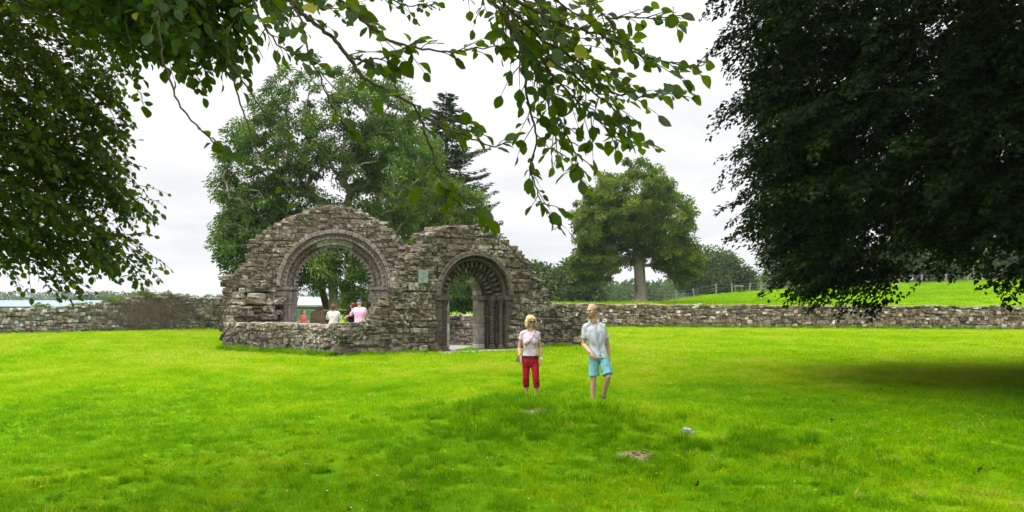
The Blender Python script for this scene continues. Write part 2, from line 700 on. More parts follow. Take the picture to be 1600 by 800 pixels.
class Panel:
    """a vertical wall face: origin, running direction u (left to right as seen), outward normal n"""
    def __init__(self, o, ang=None, u=None, T=0.9):
        self.o = np.array(o[:2], float)
        self.u = np.array((math.cos(ang), math.sin(ang))) if u is None else np.array(u, float) / np.linalg.norm(u)
        self.n = np.array((self.u[1], -self.u[0]))
        self.T = T

    def pt(self, u, z, d=0.0):
        u, z, d = np.broadcast_arrays(np.asarray(u, float), np.asarray(z, float), np.asarray(d, float))
        xy = self.o + u[..., None] * self.u - d[..., None] * self.n
        return np.concatenate((xy, z[..., None]), -1)

    @property
    def axes(self):
        return np.array(((*self.u, 0.0), (-self.n[0], -self.n[1], 0.0), (0, 0, 1.0)))

    def U(self, px):
        k = (px - 800.0) / F
        return (k * self.o[1] - self.o[0]) / (self.u[0] - k * self.u[1])

    def Z(self, px, py):
        d = self.o[1] + self.U(px) * self.u[1]
        return EYE - (py - HZ) / F * d


def lay(mb, pan, inside, u0, u1, z0, z1, ch=(0.12, 0.26), lw=(0.2, 0.6), depth=0.3, prot=0.05, seed=1, d0=0.0, tb=(0, 1), rough=0.09, k=0.76, warp=0.12):
    """random coursed rubble on one face"""
    rng = np.random.default_rng(seed)
    C, H, T = [], [], []
    z = z0
    while z < z1:
        h = rng.uniform(*ch)
        u = u0 - rng.uniform(0, 0.3)
        ph = rng.uniform(0, 6)
        while u < u1:
            wd = rng.uniform(*lw) * (0.7 + 0.6 * h / ch[1])
            pieces = [(z, h)]
            if rng.random() < 0.28 and h > 0.15:
                s = rng.uniform(0.35, 0.65)
                pieces = [(z, h * s), (z + h * s, h * (1 - s))]
            for (zb, hh) in pieces:
                uc, zc = u + wd / 2, zb + hh / 2 + 0.03 * math.sin(u * 1.7 + ph)
                cnt = sum(inside(uc + a * wd * 0.4, zc + b * hh * 0.4) for a in (-1, 0, 1) for b in (-1, 1))
                if cnt >= 4:
                    pr = rng.uniform(-0.6, 1.0) * prot
                    C.append(pan.pt(uc, zc, d0 + depth / 2 - pr))
                    H.append((wd * 0.5 - 0.004, depth / 2, hh * 0.5 - 0.002))
                    T.append(rng.uniform(*tb))
            u += wd
        z += h
    if C:
        add_blocks(mb, np.array(C), pan.axes[None], np.array(H) * 1.05, np.array(T), rough, k, rng, warp)


def core(mb, pan, inside, u0, u1, z0, z1, d0, d1, du=0.1, dz=0.1):
    u = u0
    while u < u1:
        run = None
        z = z0
        while z <= z1 + dz:
            ok = inside(u + du / 2, z + dz / 2) and z < z1
            if ok and run is None:
                run = z
            if not ok and run is not None:
                a, b = run, z
                q = [pan.pt(uu, zz, dd) for uu in (u, u + du) for dd in (d0, d1) for zz in (a, b)]
                mb.add(np.array(q), [(0, 1, 3, 2), (4, 6, 7, 5), (0, 4, 5, 1), (2, 3, 7, 6), (0, 2, 6, 4), (1, 5, 7, 3)], 0.5)
                run = None
            z += dz
        u += du


def caps(mb, pan, top, u0, u1, d0, d1, seed, skip=lambda u: False, tb=(0.4, 1), size=(0.16, 0.34), hh=(0.04, 0.10)):
    """weathered loose stones along the broken wall top"""
    rng = np.random.default_rng(seed)
    C, H, T, A = [], [], [], []
    u = u0
    while u < u1:
        wd = rng.uniform(*size)
        d = d0
        while d < d1:
            dd = rng.uniform(0.2, 0.42)
            uu = u + wd / 2 + rng.uniform(-0.06, 0.06)
            if not skip(uu):
                zz = min(top(uu - wd * 0.35), top(uu + wd * 0.35))
                h = rng.uniform(*hh)
                C.append(pan.pt(uu, zz - h * 0.5 + rng.uniform(-0.05, 0.03), d + dd / 2))
                H.append((wd * 0.54, dd * 0.55, h))
                T.append(rng.uniform(*tb))
                A.append(rot3(rng.uniform(-0.3, 0.3)) @ np.eye(3) @ pan.axes)
            d += dd
        u += wd
    add_blocks(mb, np.array(C), np.array(A), np.array(H), np.array(T), 0.11, 0.7, rng, 0.16)


def voussoirs(mb, pan, uc, zc, r0, r1, d0, d1, n, seed, a0=0.0, a1=math.pi, gap=0.006, tb=(0.2, 0.8), rough=0.02, pick=None, every=None):
    rng = np.random.default_rng(seed)
    T = rounded(0.86)
    edges = np.linspace(a0, a1, n + 1)
    for k in range(n):
        if every is not None and not every(k):
            continue
        g = gap / ((r0 + r1) / 2)
        b0, b1 = edges[k] + g, edges[k + 1] - g
        t = T + rng.normal(0, rough, T.shape)
        a = b0 + (t[:, 0] + 1) / 2 * (b1 - b0)
        r = r0 + (t[:, 2] + 1) / 2 * (r1 - r0) + rng.uniform(-0.008, 0.008)
        d = d0 + (t[:, 1] + 1) / 2 * (d1 - d0) + rng.uniform(-0.012, 0.012)
        tint = rng.uniform(*tb) if pick is None else pick((b0 + b1) / 2, rng)
        mb.add(pan.pt(uc - r * np.cos(a), zc + r * np.sin(a), d), CG_F, tint)


def arc_roll(mb, pan, uc, zc, r, d, rad, a0=0.0, a1=math.pi, n=48, zig=0.0, zign=0, tint=0.4, sides=6):
    if zig:
        n = zign * 2
    a = np.linspace(a0, a1, n + 1)
    rr = np.full(n + 1, float(r))
    if zig:
        rr[::2] += zig
        rr[1::2] -= zig
    tube(mb, pan.pt(uc - rr * np.cos(a), zc + rr * np.sin(a), d), rad, sides, tint)


def teeth(mb, pan, uc, zc, r0, r1, d0, d1, n, tint=0.5, a0=0.0, a1=math.pi, skip=None):
    """pointed chevron teeth along an arch edge"""
    for k in range(n):
        b0 = a0 + (a1 - a0) * k / n
        b1 = a0 + (a1 - a0) * (k + 1) / n
        if skip and skip((b0 + b1) / 2):
            continue
        bm = (b0 + b1) / 2
        A = [(b0, r1), (b1, r1), (bm, r0)]
        q = [pan.pt(uc - r * math.cos(x), zc + r * math.sin(x), d) for d in (d0, d1) for (x, r) in A]
        q[2] = q[2] * 0.8 + q[5] * 0.2
        mb.add(np.array(q), [(0, 1, 2), (5, 4, 3)], tint + 0.1 * math.sin(k * 2.3))
        n0 = mb.n
        mb.add(np.array(q), [(0, 2, 5, 3), (1, 4, 5, 2), (0, 3, 4, 1)], tint)


def pan_box(mb, pan, u0, u1, z0, z1, d0, d1, tint=0.5, rough=0.015, k=0.93, seed=0):
    rng = np.random.default_rng(int(abs(u0 * 977 + z0 * 131 + d0 * 17) * 10) + seed)
    add_blocks(mb, np.array([pan.pt((u0 + u1) / 2, (z0 + z1) / 2, (d0 + d1) / 2)]), pan.axes[None],
               np.array([(abs(u1 - u0) / 2, abs(d1 - d0) / 2, (z1 - z0) / 2)]), np.array([tint]), rough, k, rng, 0.012)


def pier(mb, pan, u0, u1, z0, z1, d0, d1, seed, tb=(0.2, 0.75), hh=(0.28, 0.5)):
    """a jamb of dressed blocks with open joints"""
    rng = np.random.default_rng(seed)
    z = z0
    while z < z1 - 0.02:
        h = min(rng.uniform(*hh), z1 - z)
        if z1 - z - h < 0.12:
            h = z1 - z
        e = rng.uniform(-0.01, 0.01)
        pan_box(mb, pan, u0 + e, u1 + e, z + 0.004, z + h - 0.004, d0 + rng.uniform(-0.01, 0.01), d1, rng.uniform(*tb))
        z += h


def shaft(mb, pan, u, d, r, z0, z1, tint=0.4, beads=0):
    """engaged column: base, shaft, capital"""
    zs = [(z0, r * 1.6), (z0 + 0.05, r * 1.65), (z0 + 0.09, r * 1.3), (z0 + 0.13, r * 1.4), (z0 + 0.17, r)]
    zt = [(z1 - 0.28, r), (z1 - 0.25, r * 1.22), (z1 - 0.22, r * 1.05), (z1 - 0.12, r * 1.35), (z1 - 0.02, r * 1.7), (z1, r * 1.7)]
    mid = []
    if beads:
        for z in np.linspace(z0 + 0.2, z1 - 0.32, beads * 2 + 1):
            mid.append(z)
        mid = [(z, r * (1.12 if i % 2 else 0.78)) for i, z in enumerate(mid)]
    else:
        mid = [(z, r * (1 + 0.02 * math.sin(z * 7))) for z in np.linspace(z0 + 0.3, z1 - 0.4, 8)]
    prof = zs + mid + zt
    pts = np.array([pan.pt(u, z, d) for z, _ in prof])
    tube(mb, pts, [q[1] for q in prof], 12, tint)


# ------------------------------------------------------------------ the ruin
A_ = np.array((PX(527, 31.0), 31.0))
C_ = np.array((PX(350, 35.0), 35.0))
DP = Panel(A_, R(33), T=1.1)                           # doorway wall
AP = Panel((PX(352, 35.4), 35.4), R(13), T=0.95)       # chancel arch wall
LP = Panel(C_, u=A_ - C_, T=0.8)                       # low side wall
LLEN = float(np.linalg.norm(A_ - C_))

ruin = empty('ruined_church', (-4.5, 35.0, 0.0))
tag(ruin, 'roofless grey stone church ruin with two carved round arches', 'ruin')


def profile(pan, pts):
    uu = np.array([pan.U(a) for a, b in pts])
    zz = np.array([pan.Z(a, b) for a, b in pts])
    o = np.argsort(uu)
    return lambda u: float(np.interp(u, uu[o], zz[o]))


def stepped(fn, step, amp, seed):
    """break a smooth outline into uneven steps, as fallen masonry has"""
    rng = np.random.default_rng(seed)
    off = rng.uniform(-amp, amp, 400)

    def g(u):
        k = math.floor(u / step)
        return fn((k + 0.5) * step) + off[k % 400]
    return g


# doorway wall
D_TOP = stepped(profile(DP, [(500, 505), (527, 506), (560, 505), (578, 500), (586, 486), (597, 475), (604, 462), (614, 452), (617, 436), (622, 420), (640, 404),
                             (652, 394), (663, 385), (671, 366), (688, 356), (712, 352), (740, 352), (766, 358), (782, 370), (796, 378), (806, 388), (824, 400),
                             (828, 418), (845, 436), (852, 452), (856, 473), (880, 475), (908, 477)]), 0.15, 0.035, 5)
D_UC, D_ZC, D_R = 5.16, DP.Z(741, 462), 1.56
D_END = DP.U(906)


def d_in(u, z):
    if u < -0.05 or u > D_END or z > D_TOP(u):
        return False
    if abs(u - D_UC) < D_R - 0.04 and z <= D_ZC:
        return False
    if z > D_ZC and (u - D_UC) ** 2 + (z - D_ZC) ** 2 < (D_R - 0.03) ** 2:
        return False
    return True


def shrink(fn, e):
    return lambda u, z: fn(u, z + e) and fn(u - e * 0.7, z) and fn(u + e * 0.7, z)


mb = MB()
lay(mb, DP, d_in, 0, D_END, -0.2, 4.6, seed=11, prot=0.04, ch=(0.08, 0.20), lw=(0.10, 0.27), rough=0.09, k=0.83, warp=0.09)
D_TOPB = lambda u: min(D_TOP(u), max(0.55, D_TOP(u - 0.75) - 0.12)) if u < 2.9 else D_TOP(u)
d_back = lambda u, z: d_in(u, z) and z <= D_TOPB(u)
lay(mb, DP, d_back, 0, D_END, -0.2, 4.6, seed=12, prot=0.05, d0=DP.T - 0.3)
lay(mb, DP, d_back, 0, D_END, -0.2, 4.6, seed=13, prot=0.02, d0=0.30, depth=0.5)
caps(mb, DP, D_TOP, -0.1, D_END, 0.0, 0.2, 14, tb=(0.25, 0.95))
caps(mb, DP, D_TOPB, -0.1, D_END, 0.3, DP.T - 0.1, 17, tb=(0.25, 0.95))
end = Panel(DP.pt(0, 0, DP.T)[:2], u=DP.n, T=0.4)
lay(mb, end, lambda u, z: z < D_TOP(0.1), 0, DP.T, -0.2, 1.2, seed=15)
end = Panel(DP.pt(D_END, 0, 0)[:2], u=-DP.n, T=0.4)
lay(mb, end, lambda u, z: z < D_TOP(D_END - 0.1), 0, DP.T, -0.2, 1.6, seed=16)
door_wall = mb.build('doorway_wall', M_ruin, ruin)
mb = MB()
core(mb, DP, shrink(d_back, 0.12), 0, D_END, -0.2, 4.6, 0.035, DP.T - 0.06)
mb.build('rubble_core', M_core, door_wall)

# the doorway: four recessed orders
darr = dict(uc=D_UC, zc=D_ZC)
G0 = -0.1


def dress(a, rng):
    return rng.uniform(0.15, 0.75)


mb = MB()
voussoirs(mb, DP, D_UC, D_ZC, 1.42, 1.58, -0.13, 0.30, 19, 21, tb=(0.55, 0.78), gap=0.003)
arc_roll(mb, DP, D_UC, D_ZC, 1.435, -0.12, 0.03, tint=0.6)
hood = mb.build('hood_moulding', M_dark, door_wall)
mb = MB()
voussoirs(mb, DP, D_UC, D_ZC, 1.22, 1.425, 0.06, 0.50, 21, 22, tb=(0.1, 0.5))
arc_roll(mb, DP, D_UC, D_ZC, 1.30, 0.05, 0.05, tint=0.35)
voussoirs(mb, DP, D_UC, D_ZC, 1.00, 1.225, 0.34, 0.70, 17, 23, tb=(0.15, 0.5))
# beak heads: blunt blocks standing off the second order, some lost
voussoirs(mb, DP, D_UC, D_ZC, 1.01, 1.215, 0.17, 0.36, 37, 24, tb=(0.3, 0.8), rough=0.07, every=lambda k: k % 2 == 0 and k not in (8,), gap=0.004)
voussoirs(mb, DP, D_UC, D_ZC, 0.78, 1.005, 0.58, 0.92, 15, 25, tb=(0.2, 0.6))
voussoirs(mb, DP, D_UC, D_ZC, 0.80, 0.99, 0.44, 0.60, 33, 26, tb=(0.6, 1.0), rough=0.07, every=lambda k: k % 2 == 1 and 8 < k, gap=0.004)
door_arch = mb.build('doorway_arch', M_dark, door_wall)
mb = MB()
voussoirs(mb, DP, D_UC, D_ZC, 0.58, 0.785, 0.80, 1.12, 11, 27, tb=(0.5, 1.0))
mb.build('inner_arch', M_dress, door_wall)
for s in (-1, 1):
    mb = MB()

    def U_(a, b):
        return (D_UC + s * a, D_UC + s * b) if s > 0 else (D_UC - b, D_UC - a)
    ZJ = D_ZC - 0.15
    pier(mb, DP, *U_(1.30, 1.56), G0, ZJ, 0.0, 0.45, 31 + s, tb=(0.05, 0.5))
    pier(mb, DP, *U_(1.08, 1.32), G0, ZJ, 0.30, 0.72, 35 + s, tb=(0.05, 0.4))
    pier(mb, DP, *U_(0.86, 1.10), G0, ZJ, 0.52, 0.95, 39 + s, tb=(0.1, 0.5))
    mi = MB()
    pier(mi, DP, *U_(0.58, 0.88), G0, ZJ, 0.76, 1.12, 43 + s, tb=(0.6, 1.0))
    mi.build('inner_jamb', M_dress, door_wall)
    shaft(mb, DP, D_UC + s * 1.20, 0.17, 0.085, G0 + 0.12, ZJ, 0.25)
    shaft(mb, DP, D_UC + s * 0.98, 0.40, 0.085, G0 + 0.12, ZJ, 0.45, beads=14)
    for (a, b, d0, d1, tt) in ((1.27, 1.60, -0.06, 0.30, 0.6), (1.05, 1.34, 0.02, 0.5, 0.45), (0.83, 1.12, 0.26, 0.74, 0.5), (0.55, 0.9, 0.62, 1.14, 0.8)):
        pan_box(mb, DP, *U_(a, b), ZJ + 0.004 * d0, D_ZC - 0.004 + 0.003 * d0, d0, d1, tt)
        pan_box(mb, DP, *U_(a, b), G0 - 0.1, G0 + 0.13 + 0.01 * d1, d0 + 0.03, d1, tt)
    mb.build('doorway_jamb', M_dark, door_wall)
# the information plaque beside the door
mb = MB()
u0, u1 = DP.U(652.5), DP.U(667)
z0, z1 = DP.Z(660, 442.5), DP.Z(660, 421.5)
pan_box(mb, DP, u0, u1, z0, z1, -0.10, 0.05, 0.5, rough=0.003, k=0.97)
plq = mb.build('plaque', plain('plaque_verdigris', (0.19, 0.225, 0.205), 0.5, 0.4, 0.35, 9), door_wall)
tag(plq, 'pale green weathered plaque')

# chancel arch wall
A_TOP = stepped(profile(AP, [(340, 432), (352, 431), (370, 427), (376, 420), (388, 408), (392, 388), (397, 376), (411, 362), (425, 352), (445, 344), (470, 332), (490, 325),
                             (512, 319), (535, 321), (556, 328), (575, 335), (590, 343), (605, 354), (620, 369), (636, 384), (655, 393), (690, 405), (720, 440)]), 0.15, 0.03, 8)
A_UC, A_ZC, A_RO = 3.98, AP.Z(523, 447.5), 2.14
A_END = 7.9


def a_in(u, z):
    if u < 0 or u > A_END or z > A_TOP(u):
        return False
    if abs(u - A_UC) < A_RO - 0.32 and z <= A_ZC:
        return False
    if z > A_ZC and (u - A_UC) ** 2 + (z - A_ZC) ** 2 < (A_RO - 0.03) ** 2:
        return False
    return True


mb = MB()
lay(mb, AP, a_in, 0, A_END, -0.2, 5.6, seed=51, prot=0.028, ch=(0.08, 0.19), lw=(0.10, 0.27), tb=(0.1, 0.97), k=0.84, warp=0.085, rough=0.08)
lay(mb, AP, a_in, 0, A_END, -0.2, 5.6, seed=52, prot=0.05, d0=AP.T - 0.3)
lay(mb, AP, a_in, 0, A_END, -0.2, 5.6, seed=53, prot=0.02, d0=0.3, depth=0.4)
caps(mb, AP, A_TOP, 0, A_END, 0.0, AP.T - 0.1, 54, tb=(0.45, 1.0))
end = Panel(AP.pt(0, 0, AP.T)[:2], u=AP.n, T=0.4)
lay(mb, end, lambda u, z: z < A_TOP(0.1) and 0.05 < u < AP.T - 0.02, 0, AP.T, -0.2, 2.8, seed=55, d0=0.10, lw=(0.15, 0.35), prot=0.03)
# broken masonry stub where the side wall once joined
stub = Panel(AP.pt(0.25, 0, -0.5)[:2], ang=R(13), T=0.5)
lay(mb, stub, lambda u, z: z < 2.55 - 0.55 * abs(u - 0.75) - 0.2 * math.sin(u * 9), 0.05, 1.5, 0.4, 2.6, seed=57, depth=0.5, prot=0.14, ch=(0.14, 0.26))
arch_wall = mb.build('chancel_wall', M_ruin, ruin)
mb = MB()
core(mb, AP, shrink(a_in, 0.12), 0, A_END, -0.2, 5.6, 0.03, AP.T - 0.06)
mb.build('rubble_core', M_core, arch_wall)
mb = MB()
RI = 1.44
# hood and outer order
voussoirs(mb, AP, A_UC, A_ZC, 2.00, 2.16, -0.15, 0.25, 25, 61, tb=(0.42, 0.62), gap=0.003)
voussoirs(mb, AP, A_UC, A_ZC, 1.80, 2.01, 0.0, 0.40, 23, 62, tb=(0.25, 0.45), gap=0.003)
teeth(mb, AP, A_UC, A_ZC, 1.93, 1.81, -0.05, 0.02, 34, 0.6)
arc_roll(mb, AP, A_UC, A_ZC, 1.955, -0.01, 0.035, tint=0.55)
arc_roll(mb, AP, A_UC, A_ZC, 1.80, 0.02, 0.03, tint=0.5)
# middle order, renewed with pale plain stone at its crown
new = lambda a: 1.15 < a < 2.05
voussoirs(mb, AP, A_UC, A_ZC, 1.60, 1.82, 0.22, 0.62, 19, 63, gap=0.003, pick=lambda a, r: 1.0 if new(a) else r.uniform(0.2, 0.4))
arc_roll(mb, AP, A_UC, A_ZC, 1.71, 0.21, 0.036, zig=0.055, zign=8, a1=1.12, tint=0.62)
arc_roll(mb, AP, A_UC, A_ZC, 1.71, 0.21, 0.036, zig=0.055, zign=8, a0=2.06, tint=0.62)
# inner order with pointed teeth along its edge
voussoirs(mb, AP, A_UC, A_ZC, RI + 0.06, 1.625, 0.44, 0.92, 21, 64, gap=0.003, pick=lambda a, r: 0.8 if new(a) else r.uniform(0.3, 0.55))
teeth(mb, AP, A_UC, A_ZC, RI - 0.13, RI + 0.07, 0.38, 0.56, 27, 0.6, skip=lambda a: 1.42 < a < 1.95)
teeth(mb, AP, A_UC, A_ZC, RI - 0.03, RI + 0.09, 0.74, 0.90, 30, 0.2)
mb.build('chancel_arch', M_dress, arch_wall)
for s in (-1, 1):
    mb = MB()

    def U_(a, b):
        return (A_UC + s * a, A_UC + s * b) if s > 0 else (A_UC - b, A_UC - a)
    ZJ = A_ZC - 0.40
    pier(mb, AP, *U_(1.78, 2.02), G0, ZJ, 0.04, 0.5, 71 + s, tb=(0.2, 0.6))
    pier(mb, AP, *U_(1.44, 1.80), G0, ZJ, 0.42, 0.93, 75 + s, tb=(0.2, 0.6))
    for (a, d, r) in ((1.86, 0.06, 0.085), (1.72, 0.14, 0.10), (1.60, 0.30, 0.10), (1.48, 0.40, 0.09)):
        shaft(mb, AP, A_UC + s * a, d, r, G0 + 0.1, ZJ, 0.35 + 0.1 * r)
    for (a, b, d0, tt) in ((1.76, 2.12, -0.05, 0.35), (1.58, 1.80, 0.06, 0.5), (1.38, 1.62, 0.26, 0.45)):
        pan_box(mb, AP, *U_(a, b), ZJ - 0.002, A_ZC - 0.14, d0 + 0.04, 0.94 - 0.01 * a, tt)
        pan_box(mb, AP, *U_(a - 0.05, b + 0.02), A_ZC - 0.145, A_ZC - 0.003, d0 - 0.02, 0.95 - 0.01 * a, tt * 0.6)
    mb.build('chancel_jamb', M_dress, arch_wall)

# low side wall between them, with slumped masonry at the corner
L_TOP = stepped(profile(LP, [(340, 504), (395, 505), (420, 503), (450, 507), (470, 506), (500, 508), (526, 508)]), 0.3, 0.03, 31)
l_in = lambda u, z: 0 <= u <= LLEN and z < L_TOP(u)
mb = MB()
lay(mb, LP, l_in, 0, LLEN, -0.2, 1.4, seed=81, prot=0.03, ch=(0.07, 0.16), lw=(0.08, 0.22), tb=(0, 0.85), k=0.84, warp=0.09, rough=0.08)
lay(mb, LP, l_in, 0, LLEN, -0.2, 1.4, seed=82, prot=0.05, d0=LP.T - 0.3)
caps(mb, LP, lambda u: L_TOP(u) - 0.03, 0, LLEN, 0.0, LP.T - 0.1, 84, tb=(0.75, 1.0))
end = Panel(LP.pt(0, 0, LP.T)[:2], u=LP.n, T=0.4)
lay(mb, end, lambda u, z: z < 1.0 and 0.05 < u < LP.T - 0.02, 0, LP.T, -0.2, 1.1, seed=85, d0=0.10, lw=(0.15, 0.35), prot=0.03)
low_wall = mb.build('side_wall', M_ruin, ruin)
mb = MB()
core(mb, LP, shrink(l_in, 0.1), 0, LLEN, -0.2, 1.4, 0.03, LP.T - 0.06)
mb.build('rubble_core', M_core, low_wall)

# the far side wall seen through the doorway and the chancel's low end wall behind the arch
S0 = np.array((-3.9, 39.9))
S1 = DP.pt(7.2, 0, 1.0)[:2]
SP = Panel(S0, u=S1 - S0, T=0.7)
SLEN = float(np.linalg.norm(S1 - S0))
s_in = lambda u, z: 0 <= u <= SLEN and z < 1.12 + 0.05 * math.sin(u * 3)
mb = MB()
lay(mb, SP, s_in, 0, SLEN, -0.2, 1.3, seed=91, prot=0.06, tb=(0.3, 1))
caps(mb, SP, lambda u: 1.12 + 0.05 * math.sin(u * 3), 0, SLEN, 0, 0.6, 92, tb=(0.8, 1))
far_wall = mb.build('side_wall', M_ruin, ruin)
mb = MB()
core(mb, SP, shrink(s_in, 0.1), 0, SLEN, -0.2, 1.3, 0.1, 0.6)
mb.build('rubble_core', M_core, far_wall)
EP = Panel((-11.6, 42.6), u=(1, 0.05), T=0.7)
e_in = lambda u, z: 0 <= u <= 8.0 and z < 0.78 + 0.12 * math.sin(u * 1.3)
mb = MB()
lay(mb, EP, e_in, 0, 8.0, -0.2, 1.0, seed=93, prot=0.06, tb=(0.0, 0.7))
caps(mb, EP, lambda u: 0.78 + 0.12 * math.sin(u * 1.3), 0, 8.0, 0, 0.6, 94, tb=(0.3, 0.9))
end_wall = mb.build('chancel_end_wall', M_ruin, ruin)
mb = MB()
core(mb, EP, shrink(e_in, 0.1), 0, 8.0, -0.2, 1.0, 0.1, 0.6)
mb.build('rubble_core', M_core, end_wall)

# gravel floor inside, stone threshold before the door
mb = MB()
poly = np.array([(*LP.pt(0.2, 0, 0.4)[:2], 0.012), (*LP.pt(LLEN - 0.1, 0, 0.5)[:2], 0.012), (*DP.pt(0.6, 0, 0.25)[:2], 0.012), (*DP.pt(8.0, 0, 0.25)[:2], 0.012), (*SP.pt(0, 0, 0.3)[:2], 0.012), (*AP.pt(0.3, 0, 0.5)[:2], 0.012)])
mb.add(poly, [list(range(6))])
m, t, out = new_mat('gravel')
v = obj_vec(t)
vo = N(t, 'ShaderNodeTexVoronoi')
vo.inputs['Scale'].default_value = 22
L(t, v, vo.inputs['Vector'])
gc = mix_c(t, 1.0, ramp(t, noise_n(t, 40, 3, 0.7, v), [(0.3, (0.30, 0.28, 0.25)), (0.7, (0.56, 0.54, 0.50))]).outputs[0], ramp(t, vo.outputs[0], [(0.0, 1.15), (0.6, 0.5)]).outputs[0], 'MULTIPLY')
p_ = pri(t, gc, 0.95, 0.1)
L(t, p_.outputs[0], out.inputs['Surface'])
M_gravel = m
g_ = mb.build('gravel_floor', M_gravel)
tag(g_, 'pale gravel floor inside the ruin', 'floor', kind='structure')
mb = MB()
rng = np.random.default_rng(3)
uu = D_UC - 1.75
while uu < D_UC + 2.3:
    wd = rng.uniform(0.5, 0.9)
    pan_box(mb, DP, uu, uu + wd - 0.02, -0.12, 0.02 + rng.uniform(0, 0.02), -0.85 + rng.uniform(-0.15, 0.1), 0.1, rng.uniform(0.6, 1), rough=0.02, k=0.9)
    uu += wd
mb.build('threshold', M_grey, ruin)

# ------------------------------------------------------------------ boundary walls
W0 = np.array((0.6, wall_y(0.6)))
W1 = np.array((40.0, wall_y(40.0)))
RP = Panel(W0, u=W1 - W0, T=0.6)
RLEN = float(np.linalg.norm(W1 - W0))
r_top0 = profile(RP, [(810, 476), (900, 475.5), (1000, 476), (1240, 477.5), (1600, 479), (2000, 480)])
R_TOP = lambda u: r_top0(u) + 0.025 * math.sin(u * 1.9) + 0.02 * math.sin(u * 5.3)
r_in = lambda u, z: 0 <= u <= RLEN and z < R_TOP(u)
mb = MB()
lay(mb, RP, r_in, 0, RLEN, -0.15, 1.6, seed=101, ch=(0.10, 0.24), lw=(0.11, 0.26), prot=0.05, tb=(0, 0.965), k=0.66)
lay(mb, RP, r_in, 0, RLEN, -0.15, 1.6, seed=102, ch=(0.2, 0.35), lw=(0.3, 0.7), prot=0.05, d0=0.32)
caps(mb, RP, R_TOP, 0, RLEN, 0.0, 0.55, 103, tb=(0.55, 0.9), size=(0.2, 0.42), hh=(0.03, 0.06))
rw = empty('boundary_wall', (W0[0], W0[1], 0))
tag(rw, 'long low dry stone wall of brown rubble with white stones below the rising field', 'wall', 'boundary walls round the lawn')
mb.build('stonework', M_field, rw)
mb = MB()
core(mb, RP, shrink(r_in, 0.06), 0, RLEN, -0.15, 1.6, 0.1, 0.5, du=0.4)
mb.build('rubble_core', M_core, rw)

l0 = np.array((PX(-160, 45.5), 45.5))
l1 = np.array((PX(322, 54.5), 54.5))
l2 = np.array((PX(400, 60.0), 60.0))
lw_ = empty('boundary_wall', (l1[0], l1[1], 0))
tag(lw_, 'grey lichened stone wall at the left, higher and overgrown near its corner', 'wall', 'boundary walls round the lawn')
mbs, mbc = MB(), MB()
for (a, b, pr, sd) in ((l0, l1, [(-170, 486), (0, 483.5), (60, 481), (130, 477), (165, 473), (195, 469), (215, 464), (240, 463), (280, 464), (318, 465.5), (330, 466)], 111),
                       (l1, l2, [(300, 465), (340, 466.5), (343, 473.5), (420, 476)], 121)):
    pn = Panel(a, u=b - a, T=0.6)
    ln = float(np.linalg.norm(b - a))
    tp = stepped(profile(pn, pr), 0.35, 0.02, sd)
    fi = (lambda tp, ln: (lambda u, z: 0 <= u <= ln and z < tp(u)))(tp, ln)
    lay(mbs, pn, fi, 0, ln, -0.15, 2.2, seed=sd + 1, ch=(0.09, 0.21), lw=(0.10, 0.25), prot=0.05, tb=(0, 0.98), k=0.66)
    caps(mbs, pn, tp, 0, ln, 0.0, 0.55, sd + 2, tb=(0.3, 0.9), size=(0.2, 0.4), hh=(0.04, 0.08))
    core(mbc, pn, shrink(fi, 0.06), 0, ln, -0.15, 2.2, 0.1, 0.5, du=0.3)
    if sd == 111:
        LWP, LWT, LWL = pn, tp, ln
mbs.build('stonework', M_grey, lw_)
mbc.build('rubble_core', M_core, lw_)
# ================================================================== trees
def unit(a):
    return a / (np.linalg.norm(a, axis=-1, keepdims=True) + 1e-9)


def leaves(mb, p, d, nrm, ln, wd, rng, tint=None, fold=0.18):
    """one small folded diamond per leaf: p base, d direction, nrm rough normal"""
    n = len(p)
    d = unit(d)
    s = unit(np.cross(d, nrm))
    nn = np.cross(s, d)
    ln = np.broadcast_to(ln, (n,))[:, None]
    wd = np.broadcast_to(wd, (n,))[:, None]
    mid = p + d * ln * 0.45
    v = np.stack((p, mid + s * wd * 0.5 + nn * wd * fold, p + d * ln - nn * ln * 0.08, mid - s * wd * 0.5 + nn * wd * fold), 1)
    f = np.arange(n * 4).reshape(n, 4)
    if tint is None:
        tint = rng.uniform(0, 1, n)
    mb.add(v.reshape(-1, 3), f, np.repeat(tint, 4))


def sample_env(env, n, rng, shell=0.4, mind=0.5, zmin=-1e9):
    """clump centres inside a union of ellipsoids (c, r, weight), biased towards the outside"""
    wts = np.array([e[2] for e in env], float)
    wts /= wts.sum()
    out = np.zeros((0, 3))
    tries = 0
    while len(out) < n and tries < n * 40:
        tries += 1
        e = env[rng.choice(len(env), p=wts)]
        q = rng.normal(0, 1, 3)
        q /= np.linalg.norm(q)
        r = rng.uniform(shell, 1.0) ** 0.6
        bump_ = 1 + 0.16 * mnoise.noise(Vector(q * 2.3) + Vector((e[0][0], e[0][1], 0)))
        c = np.array(e[0]) + q * r * np.array(e[1]) * bump_
        if c[2] < zmin:
            continue
        if len(out) and np.min(np.sum((out - c) ** 2, 1)) < mind * mind:
            continue
        out = np.vstack((out, c))
    return out


